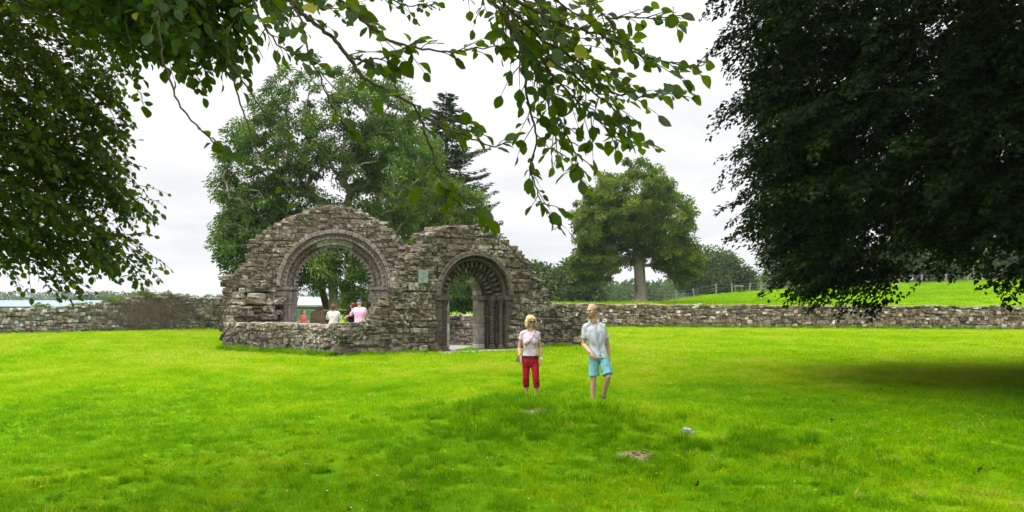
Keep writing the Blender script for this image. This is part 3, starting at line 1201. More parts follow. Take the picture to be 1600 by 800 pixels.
def skeleton(base_pts, clumps, rng, up=0.25, r_tip=0.012, expo=2.3, wob=0.06):
    """grow limbs from the trunk to every clump; returns node positions, parents, radii"""
    pos = [np.array(p, float) for p in base_pts]
    par = [-1] + list(range(len(base_pts) - 1))
    dist = [0.0]
    for i in range(1, len(pos)):
        dist.append(dist[-1] + np.linalg.norm(pos[i] - pos[i - 1]))
    n0 = max(1, len(base_pts) - 3)
    top = np.array(base_pts[-1])
    order = np.argsort(np.linalg.norm(clumps - np.array(base_pts[n0]), axis=1))
    for k in order:
        c = clumps[k]
        A = np.array(pos[n0:])
        D = np.array(dist[n0:])
        v = c - A
        ds = np.linalg.norm(v, axis=1)
        steep = np.maximum(0, -v[:, 2]) * 0.8
        j = int(np.argmin(ds + 0.22 * D + steep)) + n0
        a = pos[j]
        seg = max(2, int(np.linalg.norm(c - a) / 0.55))
        prev = j
        L0 = np.linalg.norm(c - a)
        for s in range(1, seg + 1):
            t = s / seg
            q = a * (1 - t) + c * t
            q[2] += up * L0 * 0.5 * math.sin(math.pi * t) * (0.6)
            q += rng.normal(0, wob * min(1, L0), 3) * (1 if s < seg else 0.2)
            pos.append(q)
            par.append(prev)
            dist.append(dist[prev] + L0 / seg)
            prev = len(pos) - 1
    n = len(pos)
    w_ = np.zeros(n)
    kids = np.zeros(n, int)
    for i in range(n):
        if par[i] >= 0:
            kids[par[i]] += 1
    for i in range(n - 1, -1, -1):
        if kids[i] == 0:
            w_[i] = r_tip ** expo
        if par[i] >= 0:
            w_[par[i]] += w_[i]
    return np.array(pos), np.array(par), w_ ** (1 / expo)


def wood(mb, pos, par, rad, scale=1.0, rmin=0.0, sides=6, nbase=0, base_r=None, flare=0.0):
    for i in range(len(pos)):
        j = par[i]
        if j < 0:
            continue
        ra, rb = rad[j] * scale, rad[i] * scale
        ra = min(ra, rb * 1.35 + 0.002) if i >= nbase else ra
        if i < nbase and base_r is not None:
            ra, rb = base_r[j], base_r[i]
        if max(ra, rb) < rmin:
            continue
        s = 12 if i < nbase else (7 if rb > 0.05 else 5)
        v = pos[i] - pos[j]
        tube(mb, (pos[j], pos[j] + v * 0.5, pos[i] + v * 0.04), (ra, (ra + rb) / 2, rb), s, 0.5, cap=False)


def clump_leaves(mb, clumps, per, cr, ln, wd, rng, centre, flat=0.6, droop=0.2, outw=0.6, tint_spread=0.33):
    n = len(clumps) * per
    ci = np.repeat(np.arange(len(clumps)), per)
    q = rng.normal(0, 1, (n, 3))
    q /= np.linalg.norm(q, axis=1)[:, None]
    q *= (rng.uniform(0, 1, n) ** 0.45)[:, None]
    crr = (cr * rng.uniform(0.65, 1.35, len(clumps)))[ci][:, None]
    off = q * crr * np.array((1, 1, flat))
    out_dir = unit((clumps - np.array(centre)) * np.array((1, 1, 0.4)))[ci]
    off[:, 2] -= droop * np.sum(off * out_dir, 1)
    p = clumps[ci] + off
    d = unit(out_dir * 0.7 + q * 0.8 + rng.normal(0, 0.5, (n, 3)) + np.array((0, 0, -0.35 - droop)))
    nr = unit(np.array((0, 0, 1.0)) + outw * out_dir + 0.75 * rng.normal(0, 1, (n, 3)))
    base_t = rng.uniform(0.5 - tint_spread, 0.5 + tint_spread, len(clumps))
    tint = np.clip(base_t[ci] + rng.normal(0, 0.16, n), 0, 1)
    sc = rng.uniform(0.7, 1.3, n)
    leaves(mb, p, d, nr, ln * sc, wd * sc, rng, tint)


def make_tree(name, label, base, trunk, trunk_r, env, ncl, per, cr, ln, wd, seed, leaf, bark, shell=0.4, mind=0.5, flat=0.6, droop=0.2, up=0.25,
              r_tip=0.012, wob=0.06, zmin=-1e9, group=None, wood_scale=1.0, extra=None):
    rng = np.random.default_rng(seed)
    root = empty(name, base)
    tag(root, label, 'tree', group)
    b = np.array(base, float)
    env_w = [(b + np.array(c), r, wt) for c, r, wt in env]
    cl = sample_env(env_w, ncl, rng, shell, mind, zmin)
    tp = [b + np.array(p) for p in trunk]
    pos, par, rad = skeleton(tp, cl, rng, up, r_tip, wob=wob)
    mb = MB()
    nb = len(tp)
    br = np.interp(np.linspace(0, 1, nb), np.linspace(0, 1, len(trunk_r)), trunk_r)
    wood(mb, pos, par, rad, wood_scale, 0.004, nbase=nb, base_r=br)
    mb.build('trunk', bark, root, smooth=True)
    mb = MB()
    cen = b + np.mean([np.array(c) for c, r, wt in env], axis=0)
    clump_leaves(mb, cl, per, cr, ln, wd, rng, cen, flat, droop)
    if extra is not None:
        extra(mb, rng)
    mb.build('crown', leaf, root)
    return root


M_bark_ash = bark_mat('ash_bark', (0.10, 0.088, 0.062), (0.27, 0.24, 0.175), 7, green=(0.10, 0.11, 0.045))
M_bark_pale = bark_mat('pale_bark', (0.09, 0.075, 0.055), (0.27, 0.24, 0.18), 2.2)
M_bark_dark = bark_mat('dark_bark', (0.03, 0.026, 0.02), (0.085, 0.075, 0.055), 5, green=(0.06, 0.075, 0.03))
M_twig = bark_mat('beech_twig', (0.035, 0.026, 0.020), (0.11, 0.085, 0.06), 40, green=(0.085, 0.085, 0.03))

M_ash = leaf_mat('ash_leaf', [(0.0, (0.012, 0.034, 0.007)), (0.45, (0.044, 0.094, 0.015)), (0.8, (0.115, 0.190, 0.028)), (1.0, (0.24, 0.29, 0.055))], (0.13, 0.22, 0.02), 0.28, 0.6, 0.06)
M_lime = leaf_mat('lime_leaf', [(0.0, (0.024, 0.055, 0.009)), (0.5, (0.074, 0.128, 0.018)), (1.0, (0.19, 0.24, 0.04))], (0.16, 0.24, 0.02), 0.3, 0.6, 0.06)
M_maple = leaf_mat('field_tree_leaf', [(0.0, (0.022, 0.054, 0.007)), (0.5, (0.070, 0.125, 0.014)), (0.85, (0.145, 0.200, 0.022)), (1.0, (0.25, 0.27, 0.035))], (0.17, 0.26, 0.01), 0.3, 0.6, 0.06)
M_conifer = leaf_mat('conifer_needles', [(0.0, (0.010, 0.026, 0.009)), (0.6, (0.030, 0.060, 0.018)), (1.0, (0.085, 0.125, 0.035))], (0.05, 0.10, 0.02), 0.12, 0.7, 0.05)
M_dist = leaf_mat('distant_leaf', [(0.0, (0.010, 0.026, 0.007)), (0.5, (0.034, 0.066, 0.015)), (1.0, (0.12, 0.155, 0.035))], (0.11, 0.18, 0.02), 0.25, 0.7, 0.04)
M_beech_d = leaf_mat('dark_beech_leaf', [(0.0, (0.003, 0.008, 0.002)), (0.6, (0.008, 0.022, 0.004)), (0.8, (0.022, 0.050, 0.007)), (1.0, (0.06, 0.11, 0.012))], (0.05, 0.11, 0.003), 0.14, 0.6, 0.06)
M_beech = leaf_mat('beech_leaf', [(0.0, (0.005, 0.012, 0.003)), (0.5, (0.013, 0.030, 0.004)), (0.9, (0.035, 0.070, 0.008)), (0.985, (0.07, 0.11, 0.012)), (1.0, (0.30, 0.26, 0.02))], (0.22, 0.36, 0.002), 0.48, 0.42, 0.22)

# -------- tall ash behind the ruin (two stems, open crown)
b0 = np.array((PX(520, 50), 50.0, 0.0))
make_tree('ash_tree', 'tall open ash tree with visible limbs right behind the big arch', b0,
          [(0, 0, -0.2), (0.05, 0, 1.2), (0.0, 0, 2.6), (-0.1, 0, 3.6), (-0.15, 0.1, 4.6)],
          [0.34, 0.26, 0.23, 0.21, 0.18],
          [((-0.4, 0, 11.2), (3.9, 3.2, 3.2), 1.5), ((2.2, 0, 11.0), (2.8, 2.8, 2.6), 0.9), ((0, 0.3, 8.0), (2.6, 2.4, 1.8), 0.22), ((-2.6, 0, 10.0), (2.8, 2.8, 2.6), 0.8), ((-0.6, -0.6, 3.6), (3.4, 1.6, 1.3), 1.3), ((-3.4, 0.2, 8.2), (2.8, 2.8, 3.2), 1.0), ((3.0, 0, 8.6), (2.6, 2.8, 3.2), 1.0), ((-4.6, 0, 5.0), (1.7, 2.0, 1.7), 0.6),
           ((-2.6, -0.2, 4.4), (2.2, 2.0, 1.5), 0.5), ((2.2, 0.2, 5.0), (2.4, 2.0, 1.8), 0.6), ((0.2, 0, 4.4), (1.8, 1.6, 1.3), 0.45)],
          600, 130, 0.46, 0.175, 0.08, 201, M_ash, M_bark_ash, shell=0.5, mind=0.42, flat=0.75, droop=0.35, up=0.55, r_tip=0.03, wob=0.10)
b1 = np.array((PX(512, 51.5), 51.5, 0.0))
make_tree('leaning_tree', 'dark slim leaning tree stem beside the ash seen through the big arch', b1,
          [(0, 0, -0.2), (-0.1, 0, 1.5), (-0.5, 0, 3.0), (-1.3, 0, 4.4), (-2.2, 0, 5.6)], [0.22, 0.2, 0.17, 0.13, 0.09],
          [((-3.5, 0, 6.2), (2.4, 2.2, 2.2), 1), ((-1.2, 0, 4.6), (1.6, 1.6, 1.2), 0.5), ((-4.6, 0.3, 4.6), (1.4, 1.6, 1.6), 0.6)],
          110, 190, 0.6, 0.19, 0.085, 202, M_ash, M_bark_dark, shell=0.3, mind=0.5, flat=0.65, droop=0.3, up=0.4, r_tip=0.016)
# -------- softer yellow green tree between the ash and the conifer
b2 = np.array((PX(640, 57), 57.0, 0.0))
make_tree('lime_tree', 'yellow green bushy lime tree between the ash and the dark conifer', b2,
          [(0, 0, -0.2), (0.1, 0, 2.0), (0.0, 0, 3.4), (0.2, 0, 4.6)], [0.32, 0.26, 0.22, 0.18],
          [((-1.0, 0, 10.0), (2.9, 2.6, 2.9), 1.1), ((0.8, 0, 6.6), (2.9, 2.8, 3.0), 1.2), ((-1.4, 0, 5.4), (2.4, 2.4, 2.4), 0.8), ((1.2, 0, 4.0), (2.6, 2.2, 1.6), 0.6), ((2.5, 0, 6.4), (2.2, 2.2, 2.8), 0.7)],
          400, 140, 0.50, 0.175, 0.092, 203, M_lime, M_bark_ash, shell=0.4, mind=0.42, flat=0.75, droop=0.3, up=0.4, r_tip=0.016)
# small hedge trees closing the view through the arches
make_tree('thorn_tree', 'small dense green thorn tree seen low through the doorway', (PX(724, 66), 66.0, 0.2),
          [(0, 0, -0.3), (0.1, 0, 1.0), (0, 0, 2.0)], [0.14, 0.11, 0.07],
          [((0, 0, 2.3), (2.2, 1.5, 1.7), 1), ((-1.2, 0, 1.6), (1.5, 1.2, 1.2), .6), ((1.3, 0, 1.7), (1.5, 1.2, 1.3), .6)],
          90, 120, 0.45, 0.15, 0.085, 204, M_ash, M_bark_dark, shell=0.3, mind=0.35, group='thorn trees behind the ruin')
make_tree('thorn_tree', 'small round thorn bush to the right of the trunks through the big arch', (PX(575, 58), 58.0, 0.0),
          [(0, 0, -0.3), (0.1, 0, 0.7), (0, 0, 1.6)], [0.12, 0.1, 0.06],
          [((0.3, 0, 1.9), (1.7, 1.3, 1.5), 1), ((-0.9, 0, 1.4), (1.0, 1.2, 1.1), .6)],
          70, 120, 0.42, 0.15, 0.085, 205, M_lime, M_bark_dark, shell=0.3, mind=0.35, group='thorn trees behind the ruin')


# -------- conifer
def conifer(base, H, rw, seed, label):
    rng = np.random.default_rng(seed)
    root = tag(empty('conifer_tree', base), label, 'tree')
    b = np.array(base, float)
    mb, ml = MB(), MB()
    tube(mb, [b + (0, 0, z) for z in np.linspace(-0.2, H, 10)], np.linspace(0.34, 0.03, 10), 8)
    z = 1.2
    while z < H - 0.15:
        f = (H - z) / H
        for k in range(int(6 + 4 * f)):
            a = rng.uniform(0, 6.283)
            ln = rw * (f ** 0.66) * rng.uniform(0.7, 1.12) + 0.12
            s = np.linspace(0, 1, 7)
            ln *= rng.choice((0.7, 1.0, 1.15))
            curve = np.stack((np.cos(a) * ln * s, np.sin(a) * ln * s, z + ln * (-0.12 * s + 0.26 * s ** 2.4) + 0.05 * np.sin(s * 5 + a)), 1) + b
            tube(mb, curve, np.linspace(0.045, 0.008, 7) * (0.4 + f), 4, cap=False)
            m = int(110 * ln / rw * 2.6) + 26
            t = rng.uniform(0.12, 1.0, m)
            p = np.stack([np.interp(t, s, curve[:, i]) for i in range(3)], 1)
            side = np.array((-math.sin(a), math.cos(a), 0))
            wdt = 0.34 * ln * (1.05 - t) + 0.1
            off = rng.uniform(-1, 1, m)
            p = p + side * (off * wdt)[:, None]
            p[:, 2] -= np.abs(off) * wdt * 0.25 + rng.uniform(0, 0.12, m)
            d = unit(np.array((math.cos(a), math.sin(a), -0.15)) + side * off[:, None] * 1.1 + rng.normal(0, 0.25, (m, 3)))
            nr = unit(np.array((0, 0, 1.0)) + rng.normal(0, 0.55, (m, 3)))
            leaves(ml, p, d, nr, rng.uniform(0.18, 0.34, m), rng.uniform(0.07, 0.12, m), rng, np.clip(rng.normal(0.45, 0.2, m), 0, 1), 0.1)
        z += 0.30 + 0.12 * f
    mb.build('trunk', M_bark_dark, root, smooth=True)
    ml.build('crown', M_conifer, root)


conifer((PX(697, 72), 72.0, -0.1), 17.4, 5.9, 211, 'dark pointed conifer rising behind the right side of the ruin')

# -------- broad tree in the field with a thick pale trunk
bm = np.array((PX(1000, 75), 75.0, 0.0))
bm[2] = float(field_h(bm[0], bm[1])) - 0.05
make_tree('field_tree', 'broad round tree with thick pale trunk beyond the boundary wall', bm,
          [(0, 0, -0.1), (0.02, 0, 0.35), (0.05, 0, 0.9), (0.0, 0, 1.9), (-0.05, 0, 2.9), (-0.2, 0, 4.2), (-0.3, 0, 5.4)], [0.95, 0.56, 0.48, 0.44, 0.42, 0.34, 0.26],
          [((-0.6, 0, 8.0), (3.6, 3.6, 3.1), 1.3), ((-2.7, 0.1, 6.0), (2.7, 3.0, 3.0), 1.0), ((1.7, 0, 6.2), (2.8, 3.0, 2.9), 1.0), ((-3.2, 0, 3.6), (2.0, 2.2, 1.9), 0.6),
           ((2.6, -0.2, 3.7), (1.8, 2.2, 1.5), 0.6), ((-4.0, 0, 3.0), (1.3, 1.6, 1.5), 0.4), ((3.4, 0, 3.3), (1.5, 1.8, 1.6), 0.4), ((-0.4, 0.4, 4.7), (3.0, 2.4, 1.6), 0.5)],
          760, 130, 0.48, 0.18, 0.12, 221, M_maple, M_bark_pale, shell=0.45, mind=0.42, flat=0.8, droop=0.25, up=0.3, r_tip=0.02)

# -------- background trees, each its own
far = [  # px, depth, base z, half width px, top py, seed, leaf, label
    (842, 118, -1.2, 42, 414, 231, M_dist, 'rounded green tree just right of the doorway wall'),
    (906, 120, -0.8, 40, 404, 232, M_dist, 'dark tree left of the broad pale trunked tree'),
    (1112, 135, 0.9, 66, 391, 233, M_dist, 'large domed dark tree on the field edge right of the pale trunked tree'),
    (1255, 128, 2.0, 62, 322, 234, M_dist, 'grey green tree half hidden by the hanging beech crown'),
    (1440, 125, 3.3, 70, 345, 235, M_dist, 'shaded tree on the rise behind the hanging beech'),
    (1590, 135, 3.6, 62, 372, 236, M_dist, 'tree on the skyline at the far right edge'),
]
for (px, d, bz, hw, top, sd, lm, lab) in far:
    b = np.array((PX(px, d), d, bz))
    H = (EYE - (top - HZ) / F * d) - bz
    W = hw / F * d
    rngf = np.random.default_rng(sd)
    env = [((0, 0, H * 0.66), (W * 0.72, W * 0.7, H * 0.33), 1.2)]
    for k in range(6):
        a = k * 1.05 + rngf.uniform(0, 0.5)
        env.append(((math.cos(a) * W * 0.55, math.sin(a) * W * 0.5, H * rngf.uniform(0.36, 0.6)), (W * 0.48, W * 0.45, H * rngf.uniform(0.2, 0.3)), 0.6))
    make_tree('field_tree', lab, b, [(0, 0, -0.3), (0.05, 0, H * 0.12), (0, 0, H * 0.25), (0, 0, H * 0.45), (0, 0, H * 0.65)], [0.5, 0.4, 0.36, 0.25, 0.12], env,
              210, 80, 0.085 * (W + H) , 0.42, 0.27, sd, lm, M_bark_dark, shell=0.45, mind=0.07 * (W + H), flat=0.75, droop=0.2, r_tip=0.035, group='trees of the pasture edge')


# -------- far woods that read as one mass
def wood_mass(name, label, spans, seed):
    rng = np.random.default_rng(seed)
    mb = MB()
    for (pa, pb, d, top_a, top_b, gz, n) in spans:
        for k in range(n):
            px = pa + (pb - pa) * (k + rng.uniform(0, 1)) / n
            dd = d * rng.uniform(0.92, 1.15)
            ztop = EYE - (top_a + (top_b - top_a) * (px - pa) / (pb - pa) - HZ) / F * dd
            Hh = (ztop - gz) * rng.uniform(0.72, 1.08)
            W = Hh * rng.uniform(0.45, 0.75)
            c0 = np.array((PX(px, dd), dd, gz))
            q = rng.normal(0, 1, (190, 3))
            q /= np.linalg.norm(q, axis=1)[:, None]
            q[:, 2] = np.where(q[:, 2] < -0.2, -q[:, 2], q[:, 2])
            r = rng.uniform(0.8, 1.05, 190)
            lump = 1 + 0.2 * np.sin(q[:, 0] * 5 + k) * np.cos(q[:, 2] * 6 + k * 2)
            p = c0 + q * (r * lump)[:, None] * np.array((W, W, Hh * 0.56)) + np.array((0, 0, Hh * 0.44))
            dr = unit(q + rng.normal(0, 0.6, q.shape) + (0, 0, -0.3))
            s = Hh * rng.uniform(0.10, 0.2, 190)
            leaves(mb, p, dr, unit(q + (0, 0, 0.8) + rng.normal(0, 0.4, q.shape)), s, s * 0.75, rng, np.clip(rng.uniform(0.2, 0.8) + rng.normal(0, 0.12, 190), 0, 1))
            tube(mb, (c0 - (0, 0, 1), c0 + (0, 0, Hh * 0.6)), (0.4, 0.2), 5, 0.1, cap=False)
    o = mb.build(name, M_dist)
    tag(o, label, 'woodland', kind='stuff')


wood_mass('far_wood', 'hazy blue green woodland behind the field trees', [(840, 1240, 330, 444, 440, -3.0, 46), (860, 1060, 230, 452, 449, -3.0, 26), (1160, 1760, 300, 434, 408, 0.0, 56),
                                                                          (600, 860, 300, 448, 440, -3.0, 30)], 241)
wood_mass('far_wood', 'low distant line of woodland at the left horizon', [(-260, 260, 520, 459, 457, -4.0, 64), (180, 620, 480, 462, 455, -4.0, 44), (120, 330, 260, 464, 462, -3.5, 20)], 242)


# ------------------------------------------------------------------ the hanging beech at the right
def dark_beech():
    rng = np.random.default_rng(301)
    base = np.array((13.15, 20.8, 0.0))
    root = tag(empty('beech_tree', base), 'huge dark beech at the right with branches hanging to the ground', 'tree')
    # crown: outer skin of an uneven dome, lower edge lifted towards the right
    C = []
    tries = 0
    while len(C) < 1150 and tries < 90000:
        tries += 1
        a = rng.uniform(0, 2 * math.pi)
        z = rng.uniform(1.15, 15.5) if rng.random() < 0.35 else rng.uniform(1.15, 8.8)
        zz = (z - 6.0) / 9.8
        rad = 7.65 * (1 - max(0, zz) ** 2.2) ** 0.6
        if z < 5:
            rad *= 0.72 + 0.28 * ((z - 1.0) / 4.0) ** 0.7
        if z < 1.6 and rng.random() < 0.6:
            continue
        lump = 1 + 0.10 * mnoise.noise(Vector((math.cos(a) * 2.6, math.sin(a) * 2.6, z * 0.55))) + 0.06 * mnoise.noise(Vector((math.cos(a) * 7, math.sin(a) * 7, z * 1.4)))
        r = rad * lump * (rng.uniform(0.78, 1.0) if rng.random() < 0.75 else rng.uniform(0.25, 0.75))
        x, y = math.cos(a) * r, math.sin(a) * r * 0.92
        # skirt: lowest where the near left side hangs, higher to the right
        pxx = 800 + (13.15 + x) / max(4.0, 20.8 + y) * F
        low = 2.5 + 0.85 * float(sst(1385, 1425, pxx)) - 0.55 * float(sst(1560, 1600, pxx)) + 0.35 * mnoise.noise(Vector((x * 0.7, y * 0.7, 3.0)))
        if x < -6.3:
            low += (-6.3 - x) * 0.5
        if z < low:
            continue
        p = base + (x, y, z)
        if C and np.min(np.sum((np.array(C) - p) ** 2, 1)) < 0.30 ** 2:
            continue
        C.append(p)
    # unseen upper boughs above the frame, spread wider than the skirt to add shade
    tries = 0
    n_up = len(C)
    while len(C) < n_up + 330 and tries < 20000:
        tries += 1
        a, r = rng.uniform(0, 2 * math.pi), 12.5 * math.sqrt(rng.uniform(0.1, 1))
        p = base + (math.cos(a) * r, math.sin(a) * r * 0.95, rng.uniform(6.5, 14) - 0.10 * r)
        if p[2] < EYE + 0.335 * max(4.0, p[1]) + 1.1 or np.min(np.sum((np.array(C[n_up - 1:]) - p) ** 2, 1)) < 0.7 ** 2:
            continue
        C.append(p)
    C = np.array(C)
    tr = [base + np.array(q) for q in ((0, 0, -0.2), (0.05, 0, 0.6), (0, 0, 1.6), (-0.1, 0, 3.0), (0, 0.1, 4.6), (0.1, 0, 6.5), (0, 0, 8.6), (0, 0, 11))]
    pos, par, rd = skeleton(tr, C, rng, up=0.35, r_tip=0.011, wob=0.06)
    mb = MB()
    wood(mb, pos, par, rd, 1.0, 0.006, nbase=len(tr), base_r=np.array([0.85, 0.62, 0.55, 0.5, 0.42, 0.32, 0.22, 0.12]))
    mb.build('trunk', M_bark_dark, root, smooth=True)
    mb = MB()
    # layered sprays: flat fans of leaves drooping outwards
    n_s = 9
    ci = np.repeat(np.arange(len(C)), n_s)
    o = unit((C - base) * (1, 1, 0))[ci]
    cen = C[ci] + rng.normal(0, 0.30, (len(ci), 3))
    sd = np.cross(o, (0, 0, 1.0))
    dirs = unit(o + sd * rng.normal(0, 0.7, (len(ci), 1)) + np.array((0, 0, 1)) * rng.normal(-0.35, 0.22, (len(ci), 1)))
    slen = rng.uniform(0.55, 1.15, len(ci))
    per = 56
    k = np.repeat(np.arange(len(ci)), per)
    t = rng.uniform(0, 1, len(k))
    sgn = rng.choice((-1, 1), len(k))
    side = unit(np.cross(dirs, (0, 0, 1.0)))[k]
    wdt = (0.30 * (1.1 - t) * rng.uniform(0, 1, len(k)))
    p = cen[k] + dirs[k] * (slen[k] * t)[:, None] + side * (sgn * wdt)[:, None]
    p[:, 2] -= 0.28 * (t * slen[k]) ** 2 + wdt * 0.15
    p += rng.normal(0, 0.035, p.shape)
    d = unit(dirs[k] * 0.7 + side * (sgn * rng.uniform(0.3, 1.1, len(k)))[:, None] + rng.normal(0, 0.25, p.shape) + (0, 0, -0.3))
    nr = unit(np.array((0, 0, 1.0)) + 0.55 * o[k] + rng.normal(0, 0.45, p.shape))
    sc = rng.uniform(0.7, 1.25, len(k))
    tint = np.clip(rng.uniform(0.25, 0.7, len(ci))[k] + rng.normal(0, 0.14, len(k)), 0, 1)
    leaves(mb, p, d, nr, 0.112 * sc, 0.080 * sc, rng, tint)
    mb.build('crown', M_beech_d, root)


dark_beech()


# ------------------------------------------------------------------ the beech overhead whose sprays hang into the view
LEAF = np.array([(0, 0), (0.10, 0.15), (0.27, 0.35), (0.48, 0.43), (0.70, 0.37), (0.88, 0.19), (1.0, 0.0)])   # along, half width of a unit leaf


def big_leaves(mb, p, d, nrm, ln, rng, tint):
    """ovate leaves with a folded midrib, wavy rim and drooping tip"""
    n = len(p)
    d = unit(d)
    s = unit(np.cross(d, nrm))
    nn = np.cross(s, d)
    ln = np.broadcast_to(ln, (n,))
    curl = rng.uniform(-0.12, 0.40, n)
    fold = rng.uniform(0.02, 0.6, n)
    wr = rng.uniform(0.72, 1.12, n)
    K = len(LEAF)
    V = np.zeros((n, K * 3, 3))
    for k, (t, h) in enumerate(LEAF):
        cpos = p + d * (ln * t)[:, None] - nn * (ln * curl * t * t)[:, None]
        wv = 0.02 * math.sin(k * 2.6)
        V[:, k] = cpos
        V[:, K + k] = cpos + (s * (h * wr)[:, None] + nn * (h * fold + wv)[:, None]) * ln[:, None] * 0.86
        V[:, 2 * K + k] = cpos + (-s * (h * wr)[:, None] + nn * (h * fold - wv)[:, None]) * ln[:, None] * 0.86
    fs = []
    for k in range(K - 1):
        fs.append((k, k + 1, K + k + 1, K + k))
        fs.append((k + 1, k, 2 * K + k, 2 * K + k + 1))
    f = (np.array(fs)[None] + (np.arange(n) * K * 3)[:, None, None]).reshape(-1, 4)
    mb.add(V.reshape(-1, 3), f, np.repeat(tint, K * 3))


def smooth_curve(pts, n):
    pts = np.asarray(pts, float)
    s = np.concatenate(([0], np.cumsum(np.linalg.norm(np.diff(pts, axis=0), axis=1))))
    q = np.linspace(0, s[-1], n)
    out = np.stack([np.interp(q, s, pts[:, i]) for i in range(3)], 1)
    for _ in range(2):
        out[1:-1] = out[1:-1] * 0.5 + (out[:-2] + out[2:]) * 0.25
    return out, s[-1]


def spray(mw, ml, pts, rng, r0=0.009, twig=(0.12, 0.34), gap=0.085, leaf=0.085, start=0.0, dens=1.0, lgap=0.036, petiole=0.012, face=0.22):
    """a branch with alternate side twigs that carry alternate leaves"""
    cur, ln = smooth_curve(pts, max(8, int(len(pts) * 5)))
    n = len(cur)
    cur = cur + rng.normal(0, 0.004, cur.shape)
    tube(mw, cur, np.linspace(r0, 0.0022, n), 6)
    tw = []
    s = start * ln + rng.uniform(0, gap)
    sg = rng.choice((-1, 1))
    sl = np.linspace(0, ln, n)
    tang = unit(np.gradient(cur, axis=0))
    while s < ln:
        p = np.array([np.interp(s, sl, cur[:, i]) for i in range(3)])
        d = np.array([np.interp(s, sl, tang[:, i]) for i in range(3)])
        if rng.random() < dens:
            a = rng.normal(0, 0.7)
            side = unit(np.cross(d, np.array((0, 0.35, 1.0))) * math.cos(a) + np.array((0, 1.0, 0)) * math.sin(a))
            dd = unit(d * 0.8 + side * sg * rng.uniform(0.5, 1.1) + np.array((0, 0, 0.02)))
            tl = rng.uniform(*twig) * (1.15 - 0.6 * s / ln)
            m = max(4, int(tl / 0.04))
            q = np.linspace(0, 1, m)[:, None]
            tp = p + dd * tl * q + np.array((0, 0, -0.12)) * tl * q ** 2 + np.cumsum(rng.normal(0, 0.0035, (m, 3)), 0)
            tp[0] = p
            tw.append((tp, tl))
        sg = -sg
        s += gap * rng.uniform(0.6, 1.5)
    tw.append((cur[int(n * 0.72):], ln * 0.28))
    lp, ld, lnn, lt, ls = [], [], [], [], []
    for (tp, tl) in tw:
        if len(tp) < 3:
            continue
        if tp is not tw[-1][0]:
            tube(mw, tp, np.linspace(0.0030, 0.0013, len(tp)), 4, cap=False)
        tg = unit(np.gradient(tp, axis=0))
        k = max(2, int(tl / lgap))
        sg = rng.choice((-1, 1))
        for j in range(k):
            t = (j + 0.6) / k
            i = min(len(tp) - 1, int(round(t * (len(tp) - 1))))
            d = tg[i]
            sd = unit(np.cross(d, np.array((0, 0, 1.0))))
            dd = unit(d * 0.7 + sd * sg * rng.uniform(0.5, 1.1) + np.array((0, 0, -0.15)) + rng.normal(0, 0.35, 3)) if j < k - 1 else unit(d + np.array((0, 0, -0.3)))
            base = tp[i] + dd * petiole
            tube(mw, (tp[i], tp[i] + dd * petiole * 1.3), (0.0011, 0.0009), 3, cap=False)
            lp.append(base)
            ld.append(dd)
            lnn.append(unit(np.array((0, -face, 0.75)) + rng.normal(0, 0.65, 3)))
            lt.append(np.clip(rng.normal(0.5, 0.22), 0, 0.975) if rng.random() > 0.006 else 1.0)
            ls.append(leaf * 0.92 * rng.uniform(0.6, 1.25) * (0.75 + 0.35 * t))
            sg = -sg
    if lp:
        big_leaves(ml, np.array(lp), np.array(ld), np.array(lnn), np.array(ls), rng, np.array(lt))


